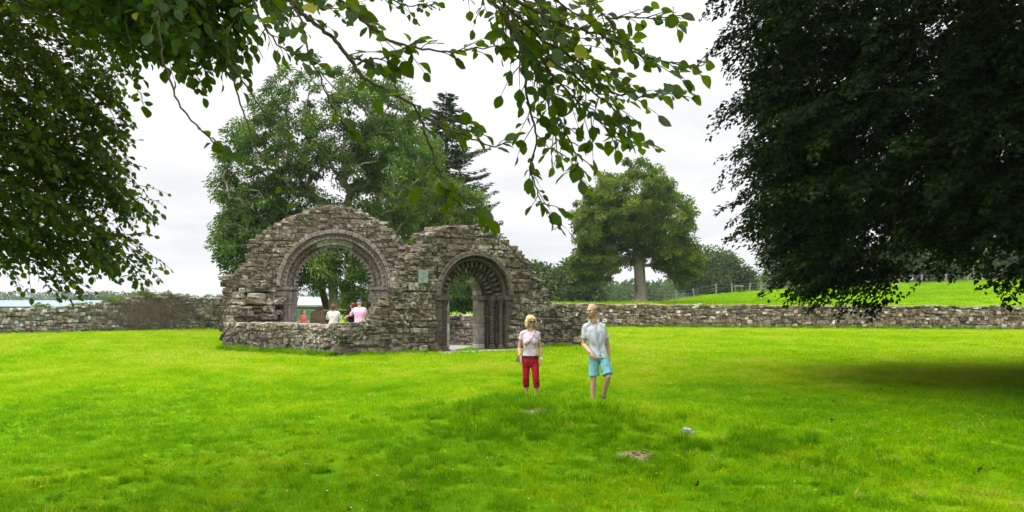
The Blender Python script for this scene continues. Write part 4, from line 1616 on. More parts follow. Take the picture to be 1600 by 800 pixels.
def overhead_beech():
    rng = np.random.default_rng(401)
    base = np.array((-9.0, 3.2, 0.0))
    root = tag(empty('beech_tree', base), 'overhanging beech whose leafy sprays fill the upper left and top of the view', 'tree')
    mw = MB()
    tr = np.array([base + q for q in ((0, 0, -0.3), (0.1, 0, 0.5), (0.05, 0, 1.8), (0.15, 0.1, 3.4), (0.3, 0.2, 5.2), (0.4, 0.3, 7.5), (0.4, 0.4, 10.5))])
    tube(mw, smooth_curve(tr, 20)[0], np.interp(np.linspace(0, 1, 20), (0, 0.1, 0.5, 1), (0.75, 0.52, 0.42, 0.15)), 14)
    limbs = [[tr[3], (-6.8, 4.4, 4.7), (-4.2, 5.2, 5.1), (-1.6, 5.0, 4.75), (0.3, 4.7, 4.45), (2.4, 4.8, 4.6), (4.2, 5.0, 4.7)],
             [tr[3], (-7.4, 5.6, 4.9), (-6.4, 8.0, 5.3), (-4.6, 9.4, 5.5), (-2.6, 9.6, 5.6)],
             [tr[4], (-6.0, 4.0, 6.4), (-2.5, 6.4, 7.2), (1.5, 8.0, 7.6)],
             [tr[4], (-7.4, 1.2, 6.6), (-4.0, -1.0, 7.4)],
             [tr[5], (-6.6, 5.5, 9.0), (-3.4, 8.0, 9.9)]]
    LC = []
    for l in limbs:
        c, ln = smooth_curve(l, 26)
        tube(mw, c, np.linspace(0.17, 0.03, 26), 10)
        LC.append(c)
    mw.build('trunk', M_bark_dark, root, smooth=True)
    allc = np.concatenate(LC[:2])

    def feed(first, mw):
        """twig joining a spray to the limb above it"""
        j = np.argmin(np.sum((allc - first) ** 2, 1))
        a = allc[j]
        m = (a + first) / 2 + np.array((0, 0, 0.12))
        tube(mw, smooth_curve([a, m, first], 10)[0], np.linspace(0.022, 0.010, 10), 6)

    # (pixels, depth at start, depth at end, radius, dens, leaf, side twig reach)
    B = [
        ([(440, -30), (455, 0), (475, 25), (515, 55), (545, 90), (570, 125), (600, 140), (635, 155), (655, 175), (660, 200), (675, 235), (685, 270), (700, 300), (720, 325), (765, 345)], 4.2, 4.5, 0.0115, 0.70, 0.088, (0.08, 0.20)),
        ([(500, -40), (530, 0), (560, 25), (600, 60), (650, 75), (700, 82), (750, 75), (795, 68)], 4.3, 4.1, 0.010, 0.75, 0.088, (0.10, 0.22)),
        ([(655, 175), (690, 200), (730, 212), (770, 232), (806, 218)], 4.4, 4.2, 0.006, 0.6, 0.085, (0.06, 0.14)),
        ([(445, -20), (475, 40), (480, 80), (500, 120), (515, 160), (540, 200), (565, 222)], 4.0, 4.2, 0.005, 0.25, 0.085, (0.05, 0.16)),
        ([(360, 100), (400, 160), (430, 190), (470, 240)], 5.0, 5.0, 0.006, 0.03, 0.08, (0.05, 0.1)),
        ([(352, 60), (372, 150), (400, 235), (440, 285), (470, 330)], 5.0, 5.1, 0.006, 0.02, 0.08, (0.05, 0.1)),
        ([(760, -40), (770, 0), (800, 35), (818, 85), (820, 125), (825, 165), (840, 215), (828, 262), (845, 318), (876, 352)], 4.3, 4.4, 0.010, 0.85, 0.078, (0.08, 0.20)),
        ([(780, -40), (805, 0), (865, 35), (940, 55), (990, 80), (1040, 100), (1100, 103)], 4.2, 4.0, 0.010, 1.0, 0.078, (0.10, 0.24)),
        ([(770, -40), (790, 10), (850, 65), (905, 95), (940, 130), (965, 150), (1020, 150), (1056, 140)], 4.3, 4.2, 0.009, 1.0, 0.078, (0.10, 0.24)),
        ([(790, 10), (820, 55), (865, 120), (910, 165), (940, 190), (960, 220), (1015, 225)], 4.4, 4.5, 0.008, 1.0, 0.080, (0.10, 0.24)),
        ([(880, -50), (915, 0), (950, 30), (1010, 25), (1060, 30)], 4.2, 4.0, 0.006, 0.9, 0.080, (0.08, 0.18)),
        ([(800, 20), (830, 70), (862, 150), (880, 200), (905, 250), (900, 272)], 4.5, 4.6, 0.007, 1.0, 0.078, (0.08, 0.20)),
        ([(820, -30), (850, 20), (890, 60), (930, 100), (960, 125)], 4.7, 4.6, 0.007, 1.0, 0.078, (0.10, 0.22)),
        ([(800, -30), (838, 40), (880, 85), (915, 112)], 4.6, 4.7, 0.006, 1.0, 0.076, (0.10, 0.22)),
        ([(830, 60), (850, 130), (866, 190), (872, 245)], 4.7, 4.8, 0.006, 1.0, 0.076, (0.10, 0.22)),
        ([(840, -40), (880, 10), (930, 40), (985, 62)], 4.5, 4.4, 0.006, 1.0, 0.076, (0.10, 0.22)),
        ([(860, 90), (910, 130), (955, 165), (985, 205)], 4.3, 4.3, 0.006, 1.0, 0.080, (0.10, 0.22)),
        ([(545, 90), (575, 95), (610, 88), (640, 70)], 4.3, 4.2, 0.005, 0.9, 0.085, (0.08, 0.18)),
        ([(655, 175), (690, 185), (720, 190), (745, 215)], 4.4, 4.5, 0.005, 0.9, 0.085, (0.06, 0.15)),
        ([(720, -40), (760, 0), (800, 20), (850, 30)], 4.9, 4.9, 0.006, 1.0, 0.072, (0.10, 0.22)),
        ([(232, -40), (243, 0), (256, 100), (283, 169), (310, 200), (337, 222), (378, 256)], 4.6, 4.5, 0.009, 0.30, 0.085, (0.06, 0.18)),
        ([(195, 20), (209, 95), (212, 135), (226, 163)], 5.0, 5.0, 0.003, 0.10, 0.08, (0.03, 0.06)),
        ([(400, -50), (395, 0), (410, 40), (440, 75), (478, 90)], 4.6, 4.2, 0.008, 0.9, 0.088, (0.08, 0.2)),
        ([(370, -50), (365, 20), (355, 80), (360, 110)], 5.6, 5.6, 0.006, 0.9, 0.075, (0.1, 0.25)),
        ([(560, -40), (600, -5), (640, 10), (680, 5)], 5.4, 5.4, 0.006, 0.9, 0.06, (0.1, 0.2)),
        ([(430, -50), (470, -10), (520, 15), (560, 10)], 5.8, 5.8, 0.006, 0.9, 0.06, (0.1, 0.22)),
    ]
    for (px, da, db, r, dens, lf, tw) in B:
        n = len(px)
        rr = np.random.default_rng(int(abs(px[0][0] * 7 + px[-1][1])) + 11)
        dd = np.linspace(da, db, n) + 0.12 * np.sin(np.linspace(0, 5, n) + rr.uniform(0, 6))
        pts = np.array([P(a, b, q) for (a, b), q in zip(px, dd)])
        w1, l1_ = MB(), MB()
        spray(w1, l1_, pts, rr, r, tw, 0.042 if dens > 0.8 else 0.062, lf * 0.9, 0.04, dens)
        if px[0][1] < 0:
            feed(pts[0], w1)
        br = w1.build('branch', M_twig, root, smooth=True)
        if l1_.n:
            l1_.build('foliage', M_beech, br, smooth=True)

    # the dense hanging mass at the left: many drooping sprays
    def mass(regions, seed, leaf, dens=1.0):
        rr = np.random.default_rng(seed)
        w1, l1_ = MB(), MB()
        for (x0, y0, x1, y1, d0, d1, n) in regions:
            for k in range(n):
                px, py = rr.uniform(x0, x1), rr.uniform(y0, y1)
                d = rr.uniform(d0, d1)
                e = P(px, py, d)                       # where the spray ends
                ln = rr.uniform(0.7, 1.3)
                ang = rr.normal(0.15, 0.5)
                st = e + np.array((-ln * rr.uniform(0.5, 0.95), ln * ang * 0.6, ln * rr.uniform(0.10, 0.65)))
                md = (st + e) / 2 + np.array((0.03, 0, 0.16 * ln))
                spray(w1, l1_, [st, (st * 0.6 + md * 0.45) / 1.05, md, (md * 0.5 + e * 0.5) + (0, 0, 0.04), e], rr, 0.006, (0.12, 0.36), 0.075, leaf, 0.0, dens, 0.030, 0.008)
        return w1, l1_

    w1, l1_ = mass([(-120, -60, 120, 120, 6.5, 9.0, 70), (-120, 120, 125, 300, 6.5, 9.0, 74), (110, 110, 212, 240, 7.5, 8.6, 24), (100, 230, 205, 330, 7.2, 8.6, 22),
                    (160, 315, 252, 345, 7.6, 8.4, 9), (-60, 300, 60, 410, 7.0, 9.0, 26), (60, 300, 200, 420, 7.0, 8.6, 32), (160, 405, 248, 440, 7.6, 8.2, 8),
                    (85, 420, 125, 470, 7.6, 8.2, 6), (140, 400, 180, 450, 7.6, 8.2, 6), (0, 380, 60, 430, 7.6, 8.4, 8)], 411, 0.058)
    br = w1.build('branch', M_twig, root, smooth=True)
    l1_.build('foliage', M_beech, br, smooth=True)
    w1, l1_ = mass([(120, -60, 260, 40, 5.2, 7.5, 42), (220, -40, 340, 80, 4.8, 6.5, 44), (320, -60, 470, 30, 5.2, 6.8, 34), (180, 60, 300, 130, 5.2, 6.6, 20), (300, 60, 360, 120, 5.0, 6.0, 12),
                    (360, 20, 400, 90, 5.4, 6.4, 6)], 412, 0.066)
    br = w1.build('branch', M_twig, root, smooth=True)
    l1_.build('foliage', M_beech, br, smooth=True)

    # the rest of the crown, above the frame, shades the near lawn
    C = sample_env([((-5.0, 4.0, 9.0), (6.5, 6.0, 3.2), 1.0), ((-1.0, 6.2, 8.6), (4.5, 5.0, 2.2), 0.45), ((2.6, 6.0, 7.6), (3.6, 4.4, 1.6), 0.3), ((-4, 8.6, 8.2), (3.4, 2.4, 2.0), 0.6), ((-5.5, 6.5, 7.2), (3.4, 3.4, 2.0), 1.0)], 430, rng, 0.2, 0.42)
    ok = C[:, 2] > EYE + 0.34 * np.maximum(C[:, 1], 2) + 1.2
    C = C[ok]
    mb = MB()
    clump_leaves(mb, C, 80, 0.75, 0.17, 0.11, rng, (-4, 5, 6.5), 0.6, 0.2)
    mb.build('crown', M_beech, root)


overhead_beech()
# ================================================================== grass
def blade_clump(seed, n, rad, h, wd, lean=0.5, broad=False):
    rng = np.random.default_rng(seed)
    mb = MB()
    a = rng.uniform(0, 6.283, n)
    r = rad * np.sqrt(rng.uniform(0, 1, n))
    p = np.stack((r * np.cos(a), r * np.sin(a), np.full(n, -0.008)), 1)
    hh = h * rng.uniform(0.5, 1.25, n)
    b = rng.uniform(0, 6.283, n)
    dirn = np.stack((np.cos(b), np.sin(b), np.zeros(n)), 1)
    side = np.stack((-np.sin(b), np.cos(b), np.zeros(n)), 1)
    ln = (lean * rng.uniform(0.1, 1.3, n) * hh)[:, None]
    w2 = (wd * rng.uniform(0.7, 1.3, n))[:, None]
    up_ = np.array((0, 0, 1.0)) * hh[:, None]
    if broad:
        m1 = p + dirn * ln * 0.55 + up_ * 0.55
        tip = p + dirn * ln * 1.2 + up_ * 0.75
        V = np.stack((p - side * w2 * 0.2, p + side * w2 * 0.2, m1 + side * w2, tip, m1 - side * w2), 1)
        f = np.array([(0, 1, 2, 4)])
        f3 = np.array([(4, 2, 3)])
    else:
        m1 = p + dirn * ln * 0.35 + up_ * 0.6
        tip = p + dirn * ln + up_
        V = np.stack((p - side * w2 * 0.5, p + side * w2 * 0.5, m1 + side * w2 * 0.42, tip, m1 - side * w2 * 0.42), 1)
        f = np.array([(0, 1, 2, 4)])
        f3 = np.array([(4, 2, 3)])
    i = (np.arange(n) * 5)[:, None, None]
    mb.add(V.reshape(-1, 3), (f[None] + i).reshape(-1, 4), 0.5)
    mb.f.append((f3[None] + i).reshape(-1, 3))
    return mb


def grass_mat(name, stops, trans):
    m, t, out = new_mat(name)
    it = attr(t, 'tint', 'INSTANCER')
    v = N(t, 'ShaderNodeNewGeometry').outputs['Random Per Island']
    tt = math_n(t, 'ADD', it, math_n(t, 'MULTIPLY', math_n(t, 'SUBTRACT', v, 0.5), 0.42), clamp=True)
    c = ramp(t, tt, stops).outputs[0]
    p = pri(t, c, 0.6, 0.02)
    tr = N(t, 'ShaderNodeBsdfTranslucent')
    L(t, mix_c(t, 0.5, c, trans), tr.inputs['Color'])
    mx = N(t, 'ShaderNodeMixShader')
    mx.inputs[0].default_value = 0.36
    L(t, p.outputs[0], mx.inputs[1])
    L(t, tr.outputs[0], mx.inputs[2])
    L(t, mx.outputs[0], out.inputs['Surface'])
    return m


M_grass = grass_mat('lawn_blades', [(0.0, (0.018, 0.105, 0.001)), (0.35, (0.072, 0.240, 0.001)), (0.62, (0.190, 0.350, 0.001)), (0.88, (0.330, 0.415, 0.001)), (1.0, (0.40, 0.38, 0.07))], (0.30, 0.42, 0.0))
M_tuft = grass_mat('rank_grass', [(0.0, (0.022, 0.095, 0.001)), (0.5, (0.075, 0.205, 0.001)), (1.0, (0.210, 0.350, 0.002))], (0.12, 0.30, 0.0))


def scatter(name, label, pts, rot, scl, tint, clumps, mat, surface_kind='stuff'):
    me = bpy.data.meshes.new(name)
    me.vertices.add(len(pts))
    me.vertices.foreach_set('co', np.asarray(pts, np.float32).ravel())
    for nm, typ, dat, key in (('rot', 'FLOAT_VECTOR', rot, 'vector'), ('scl', 'FLOAT', scl, 'value'), ('tint', 'FLOAT', tint, 'value')):
        a = me.attributes.new(nm, typ, 'POINT')
        a.data.foreach_set(key, np.asarray(dat, np.float32).ravel())
    o = bpy.data.objects.new(name, me)
    COL.objects.link(o)
    me.materials.append(mat)
    g = bpy.data.node_groups.new(name, 'GeometryNodeTree')
    g.interface.new_socket('Geometry', in_out='INPUT', socket_type='NodeSocketGeometry')
    g.interface.new_socket('Geometry', in_out='OUTPUT', socket_type='NodeSocketGeometry')
    gi, go = g.nodes.new('NodeGroupInput'), g.nodes.new('NodeGroupOutput')
    iop = g.nodes.new('GeometryNodeInstanceOnPoints')
    jn = g.nodes.new('GeometryNodeJoinGeometry')
    for c in clumps:
        co = bpy.data.objects.new('blade_clump', c.mesh('blade_clump', mat))
        oi = g.nodes.new('GeometryNodeObjectInfo')
        oi.inputs['Object'].default_value = co
        oi.inputs['As Instance'].default_value = True
        g.links.new(oi.outputs['Geometry'], jn.inputs[0])
    def nat(nm, typ):
        n = g.nodes.new('GeometryNodeInputNamedAttribute')
        n.data_type = typ
        n.inputs['Name'].default_value = nm
        return n.outputs['Attribute']
    g.links.new(gi.outputs[0], iop.inputs['Points'])
    g.links.new(jn.outputs[0], iop.inputs['Instance'])
    iop.inputs['Pick Instance'].default_value = True
    rv = g.nodes.new('FunctionNodeRandomValue')
    rv.data_type = 'INT'
    rv.inputs['Min'].default_value = 0 if False else rv.inputs['Min'].default_value
    for s in rv.inputs:
        if s.type == 'INT' and s.name == 'Min':
            s.default_value = 0
        if s.type == 'INT' and s.name == 'Max':
            s.default_value = len(clumps) - 1
    io = [s for s in rv.outputs if s.type == 'INT' and s.enabled]
    g.links.new((io or [s for s in rv.outputs if s.type == 'INT'])[0], iop.inputs['Instance Index'])
    g.links.new(nat('rot', 'FLOAT_VECTOR'), iop.inputs['Rotation'])
    g.links.new(nat('scl', 'FLOAT'), iop.inputs['Scale'])
    g.links.new(iop.outputs[0], go.inputs[0])
    md = o.modifiers.new('scatter', 'NODES')
    md.node_group = g
    tag(o, label, 'grass', kind=surface_kind)
    return o


def patch(x, y):
    """slow drift of colour over the lawn: fine, coarse and stretched patches of the sward itself"""
    out = np.zeros(len(x))
    for k, (fx_, fy_, a) in enumerate(((0.16, 0.10, 0.16), (0.55, 0.33, 0.20), (1.7, 1.2, 0.22), (4.5, 3.2, 0.14))):
        out += a * np.array([mnoise.noise(Vector((float(p) * fx_ + k * 7, float(q) * fy_, k * 3.1))) for p, q in zip(x, y)])
    return out


FOOT = [np.array(DP.pt(u, 0, d)[:2]) for u in np.linspace(-0.2, 9.8, 34) for d in (0.0, 0.4, 0.8)]


def side_of(pan, x, y):
    """signed distance in front of a wall face (positive = viewer's side) and place along it"""
    rx, ry = x - pan.o[0], y - pan.o[1]
    return rx * pan.n[0] + ry * pan.n[1], rx * pan.u[0] + ry * pan.u[1]


def on_lawn(x, y):
    """False where walls, floor or threshold cover the ground"""
    sd, ud = side_of(DP, x, y)
    sl, ul = side_of(LP, x, y)
    sa, ua = side_of(AP, x, y)
    inside = (sd < 0.0) & (sl < 0.0) & (y < 42.0) & (ud < 9.9) & (ua > -0.1)
    thr = (sd > -0.1) & (sd < 0.85) & (ud > D_UC - 1.7) & (ud < D_UC + 2.2)
    sr, ur = side_of(RP, x, y)
    w1 = side_of(LWP, x, y)[0]
    beyond = (sr < 0.0) | (w1 < 0.0)
    ok = ~(inside | thr | beyond)
    for (p, rx, ry) in BARE:
        ok &= ((x - p[0]) / rx) ** 2 + ((y - p[1]) / ry) ** 2 > 0.30 + 0.5 * np.abs(np.sin(x * 31.0) * np.sin(y * 27.0))
    return ok


def strew(rng, y0, y1, dens, slope=0.60, margin=1.6):
    A = slope * (y1 ** 2 - y0 ** 2) + 2 * margin * (y1 - y0)
    n = int(A * dens)
    y = np.sqrt(rng.uniform(y0 ** 2, y1 ** 2, int(n * 1.5)))
    x = rng.uniform(-1, 1, len(y)) * (slope * y + margin)
    y, x = y[:n], x[:n]
    k = on_lawn(x, y)
    return x[k], y[k]


def rots(rng, n, tilt=0.12):
    return np.stack((rng.normal(0, tilt, n), rng.normal(0, tilt, n), rng.uniform(0, 6.283, n)), 1)


rng = np.random.default_rng(601)
x, y = strew(rng, 6.8, 27, 52)
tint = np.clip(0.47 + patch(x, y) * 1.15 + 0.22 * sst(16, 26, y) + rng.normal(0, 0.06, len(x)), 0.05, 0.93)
dry = rng.random(len(x)) < 0.012 + 0.03 * np.exp(-((x - 5.0) / 2.0) ** 2 - ((y - 10.5) / 2.5) ** 2)
tint[dry] = 1.0
z = lawn_h(x, y)
scatter('lawn_grass', 'short bright green blades of the near lawn', np.stack((x, y, z), 1), rots(rng, len(x), 0.2), rng.uniform(0.65, 1.2, len(x)) * (1 + 1.0 * np.clip(patch(x * 1.7 + 30, y * 1.7) - 0.03, 0, 0.5)), tint,
        [blade_clump(610 + k, 46, 0.13, 0.064, 0.0055, 1.1) for k in range(5)], M_grass)
x, y = strew(rng, 26, 63, 12, 0.6, 2)
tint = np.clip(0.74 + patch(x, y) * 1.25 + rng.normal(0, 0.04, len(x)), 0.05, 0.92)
z = lawn_h(x, y)
scatter('lawn_grass', 'short sunlit yellow green blades of the far lawn', np.stack((x, y, z), 1), rots(rng, len(x)), rng.uniform(0.7, 1.25, len(x)), tint,
        [blade_clump(620 + k, 60, 0.30, 0.065, 0.013, 0.8) for k in range(4)], M_grass)
# pasture behind the wall
n = 9000
x = rng.uniform(3, 75, n)
yc, zc = crest(x)
f = np.sqrt(rng.uniform(0, 1.05, n))
y = wall_y(x) + 0.4 + f * (yc - wall_y(x) - 0.4)
k = np.abs(x) < 0.6 * y + 3
x, y = x[k], y[k]
tint = np.clip(0.56 + patch(x * 0.5, y * 0.5) + rng.normal(0, 0.05, len(x)), 0.05, 0.9)
scatter('pasture_grass', 'sunlit grass of the rising pasture', np.stack((x, y, field_h(x, y)), 1), rots(rng, len(x)), rng.uniform(0.7, 1.3, len(x)), tint,
        [blade_clump(630 + k, 60, 0.55, 0.13, 0.03, 0.8) for k in range(4)], M_grass)

# clover, plantain and dandelion leaves in the near sward
x, y = strew(rng, 7.0, 20, 26)
pt = patch(x * 2.3 + 9, y * 2.3)
k = (pt + rng.normal(0, 0.12, len(x))) > 0.06
x, y = x[k], y[k]
scatter('lawn_weeds', 'broad leaved weeds growing in the near lawn', np.stack((x, y, lawn_h(x, y) + 0.01), 1), rots(rng, len(x), 0.2), rng.uniform(0.35, 0.8, len(x)),
        np.clip(rng.normal(0.38, 0.15, len(x)), 0, 0.62), [blade_clump(640 + k, 14, 0.05, 0.07, 0.015, 1.5, broad=True) for k in range(3)], M_grass)

# a few daisies and dandelions
x, y = strew(rng, 7.5, 24, 0.9)
fl = MB()
k = rng.random(len(x)) < 0.3
for i in range(len(x)):
    c = np.array((x[i], y[i], float(lawn_h(x[i], y[i])) + rng.uniform(0.04, 0.09)))
    r = rng.uniform(0.008, 0.014)
    n_ = 7
    a = np.linspace(0, 6.283, n_, endpoint=False)
    v = np.concatenate(([c], c + r * np.stack((np.cos(a), np.sin(a), 0.3 + 0.2 * np.sin(a * 2)), 1)))
    fl.add(v, [(0, 1 + j, 1 + (j + 1) % n_) for j in range(n_)], 1.0 if k[i] else 0.0)
m, t, out = new_mat('petals')
L(t, pri(t, ramp(t, attr(t, 'tint'), [(0.0, (0.55, 0.54, 0.46)), (1.0, (0.60, 0.42, 0.02))]).outputs[0], 0.7, 0.1).outputs[0], out.inputs['Surface'])
tag(fl.build('lawn_flowers', m), 'tiny white and yellow flowers dotted over the near lawn', 'flowers', kind='stuff')

# rank dark tufts: wall feet, the crown of the mound, around the stone
X, Y, S = [], [], []


def tufts(px0, py0, px1, py1, n, s0, s1):
    for _ in range(n):
        a = rng.normal((px0 + px1) / 2, (px1 - px0) / 3.0)
        b = max(600, rng.normal((py0 + py1) / 2, (py1 - py0) / 3.0))
        dd = 1.8 * F / (b - HZ)
        X.append(PX(a, dd))
        Y.append(dd)
        S.append(rng.uniform(s0, s1))


tufts(752, 627, 835, 643, 90, 0.7, 1.5)
tufts(700, 634, 880, 668, 150, 0.6, 1.3)
tufts(760, 668, 860, 690, 70, 0.6, 1.2)
tufts(880, 650, 1010, 690, 90, 0.5, 1.1)
tufts(1050, 684, 1110, 700, 26, 0.5, 1.1)
tufts(1140, 680, 1235, 702, 80, 0.6, 1.2)
tufts(960, 690, 1080, 740, 60, 0.5, 0.9)
tufts(600, 640, 720, 760, 90, 0.4, 0.9)
tufts(100, 640, 600, 790, 170, 0.35, 0.75)
tufts(1250, 690, 1420, 740, 60, 0.5, 0.9)
tufts(840, 640, 1300, 760, 90, 0.35, 0.8)
tufts(818, 612, 842, 617, 26, 0.4, 0.7)
tufts(915, 622, 955, 628, 30, 0.35, 0.65)
X, Y, S = np.array(X), np.array(Y), np.array(S)
ok = on_lawn(X, Y)
X, Y, S = X[ok], Y[ok], S[ok]
scatter('grass_tufts', 'longer dark green grass tufts on the mound', np.stack((X, Y, lawn_h(X, Y)), 1), rots(rng, len(X), 0.2), S, np.clip(rng.normal(0.5, 0.2, len(X)), 0, 1),
        [blade_clump(650 + k, 60, 0.11, 0.13, 0.006, 0.9) for k in range(4)], M_tuft)
X, Y, S = [], [], []
for (pan, ln, dn, lo, hi) in ((RP, RLEN, 9.0, 0.5, 1.2), (LWP, LWL, 7.0, 0.3, 0.9), (DP, 9.9, 11.0, 0.4, 0.8), (LP, LLEN, 18.0, 0.5, 1.1)):
    for _ in range(int(ln * dn)):
        u = rng.uniform(0, ln)
        if pan is DP and D_UC - 1.6 < u < D_UC + 2.1:
            continue
        q = pan.pt(u, 0, -abs(rng.normal(0.10, 0.16)) - 0.05)
        X.append(q[0])
        Y.append(q[1])
        S.append(rng.uniform(lo, hi))
X, Y, S = np.array(X), np.array(Y), np.array(S)
scatter('grass_tufts', 'rank green grass along the feet of the walls', np.stack((X, Y, lawn_h(X, Y)), 1), rots(rng, len(X), 0.2), S, np.clip(rng.normal(0.62, 0.2, len(X)), 0, 1),
        [blade_clump(660 + k, 60, 0.20, 0.22, 0.014, 0.7) for k in range(4)], M_tuft)

# ================================================================== overgrowth on the left wall
rng = np.random.default_rng(701)
mb, ml = MB(), MB()
for _ in range(420):
    u = rng.normal(LWP.U(233), 1.15)
    if not 0.3 < u < LWL - 0.2:
        continue
    h0 = rng.uniform(0.0, 0.9)
    ln = rng.uniform(0.4, 1.5)
    s = np.linspace(0, 1, 6)
    top = min(h0 + ln, LWT(u) + 0.1)
    q = LWP.pt(u + np.cumsum(rng.normal(0, 0.03, 6)), h0 + (top - h0) * s, -0.05 - np.abs(rng.normal(0.03, 0.03, 6)))
    tube(mb, q, rng.uniform(0.006, 0.013), 3, rng.uniform(0, 1), cap=False)
n = 900
u = rng.normal(LWP.U(233), 1.15, n)
zt = np.array([LWT(a) for a in u])
p = LWP.pt(u, rng.uniform(0.1, 1, n) * zt, -0.08 - np.abs(rng.normal(0, 0.03, n)))
leaves(ml, p, rng.normal(0, 1, (n, 3)) + (0, 0, -0.6), rng.normal(0, 1, (n, 3)) + np.array((*LWP.n, 0)) * 1.2, 0.07, 0.05, rng)
cr = tag(empty('withered_creeper', LWP.pt(LWP.U(233), 0, -0.1)), 'withered brown creeper matted over the left wall near its corner', 'creeper')
mb.build('stem', plain('dead_stem', (0.15, 0.115, 0.085), 0.9, 0.1, 0.4, 3), cr)
ml.build('dead_leaf', leaf_mat('withered_leaf', [(0, (0.07, 0.05, 0.035)), (0.7, (0.17, 0.125, 0.085)), (1, (0.10, 0.12, 0.03))], (0.15, 0.10, 0.03), 0.15), cr)


def shrub(name, label, px, dep, w_, h_, seed, leaf, off=0.25, nleaf=900, ls=0.09):
    rng = np.random.default_rng(seed)
    u = LWP.U(px)
    c = LWP.pt(u, LWT(u), off)
    o = tag(empty(name, c), label, 'shrub', 'shrubs growing on the left wall top')
    m1, m2 = MB(), MB()
    for _ in range(16):
        e = c + np.array((rng.normal(0, w_ * 0.4), rng.normal(0, 0.2), h_ * rng.uniform(0.4, 0.9)))
        tube(m1, (c + (rng.normal(0, w_ * 0.2), 0, -0.12), (c + e) / 2 + rng.normal(0, 0.04, 3), e), (0.014, 0.01, 0.005), 4, cap=False)
    q = unit(rng.normal(0, 1, (nleaf, 3)))
    q[:, 2] = np.abs(q[:, 2]) - 0.15
    q *= (rng.uniform(0, 1, nleaf) ** 0.4)[:, None] * (1 + 0.3 * np.sin(q[:, 0] * 7 + seed))[:, None]
    leaves(m2, c + q * np.array((w_, 0.35, h_)), unit(q + rng.normal(0, 0.6, q.shape)), unit(q + (0, 0, 0.6) + rng.normal(0, 0.5, q.shape)), ls * rng.uniform(0.7, 1.3, nleaf), ls * 0.6, rng, np.clip(rng.normal(0.5, 0.2, nleaf), 0, 1))
    m1.build('stem', M_bark_dark, o)
    m2.build('foliage', leaf, o)


shrub('ivy_bush', 'green ivy bush on the left wall top beside the withered creeper', 228, 53, 0.65, 0.42, 711, M_lime)
shrub('wall_shrub', 'dry brownish shrub on the left wall top nearest its corner', 265, 53.5, 1.0, 0.26, 712, leaf_mat('dry_leaf', [(0, (0.08, 0.06, 0.03)), (0.6, (0.17, 0.13, 0.06)), (1, (0.12, 0.15, 0.04))], (0.16, 0.14, 0.03), 0.2))
shrub('wall_shrub', 'low green shrub on the left wall top under the hanging beech', 66, 49.5, 0.5, 0.22, 713, M_lime, nleaf=500)
shrub('wall_shrub', 'green shrub on the left wall top between the beech tip and the ivy bush', 176, 52, 0.7, 0.25, 714, M_lime, nleaf=600)
shrub('wall_shrub', 'thin dry weeds on the left wall top right of the beech tip', 130, 51, 0.8, 0.14, 715, M_lime, nleaf=260)

# ================================================================== farm buildings beyond
M_roof = plain('shed_roof_sheet', (0.17, 0.215, 0.235), 0.8, 0.08, 0.10, 1.5)
M_green = plain('green_cladding', (0.075, 0.16, 0.10), 0.5, 0.4, 0.12, 2.0)
M_whit = plain('white_sheet', (0.24, 0.26, 0.26), 0.8, 0.08, 0.15, 1.0)
M_darkw = plain('shed_dark_wall', (0.05, 0.055, 0.05), 0.8, 0.2, 0.3, 1.0)


def prism_roof(mb, x0, x1, y0, y1, ze, zr, ov=0.4):
    """ridge along x"""
    ym = (y0 + y1) / 2
    th = 0.12
    for s, ya in ((1, y0 - ov), (-1, y1 + ov)):
        v = np.array([(x0 - ov, ya, ze), (x1 + ov, ya, ze), (x1 + ov, ym, zr), (x0 - ov, ym, zr)])
        v2 = v - (0, 0, th)
        mb.add(np.concatenate((v, v2)), [(0, 1, 2, 3), (7, 6, 5, 4), (0, 4, 5, 1), (1, 5, 6, 2), (3, 2, 6, 7), (0, 3, 7, 4)])


d = 118.0
sh = tag(empty('long_shed', (PX(20, d), d, -2.6)), 'long low farm shed with pale blue grey roof behind the left wall', 'shed')
mb = MB()
prism_roof(mb, PX(-260, d), PX(143, d), d, d + 14, EYE - (478.5 - HZ) / F * d, EYE - (469.2 - HZ) / F * (d + 7))
mb.build('roof', M_roof, sh)
mb = MB()
box(mb, ((PX(-260, d) + PX(143, d)) / 2, d + 7, -1.4), ((PX(143, d) - PX(-260, d)) / 2, 6.8, 1.9))
mb.build('wall', M_darkw, sh)

d = 92.0
bn = tag(empty('green_barn', (PX(480, d), d, -2.2)), 'green clad barn with white roof sheet seen through the big arch', 'barn')
mb = MB()
xa, xb = PX(436, d), PX(507, d)
zb0, zb1 = EYE - (492 - HZ) / F * d, EYE - (476.5 - HZ) / F * d
box(mb, ((xa + xb) / 2, d + 4, (zb0 + zb1) / 2 - 0.4), ((xb - xa) / 2, 4, (zb1 - zb0) / 2 + 0.4))
mb.build('wall', M_green, bn)
mb = MB()
v = np.array([(xa - 0.3, d - 0.4, zb1), (xb + 0.3, d - 0.4, zb1), (xb + 0.3, d + 4.5, EYE - (463.5 - HZ) / F * d), (xa - 0.3, d + 4.5, EYE - (463.5 - HZ) / F * d)])
mb.add(np.concatenate((v, v - (0, 0, 0.15))), [(0, 1, 2, 3), (7, 6, 5, 4), (0, 4, 5, 1), (1, 5, 6, 2), (3, 2, 6, 7), (0, 3, 7, 4)])
mb.build('roof', M_whit, bn)
mb = MB()
zg0, zg1, zg2 = EYE - (464 - HZ) / F * d, EYE - (461.5 - HZ) / F * d, EYE - (455.5 - HZ) / F * d
g = [(PX(463, d), zg0), (PX(510, d), zg0), (PX(507, d), zg1), (PX(490, d), zg2), (PX(464, d), zg1)]
v = np.array([(a, d + 4.6, b) for a, b in g] + [(a, d + 9, b) for a, b in g])
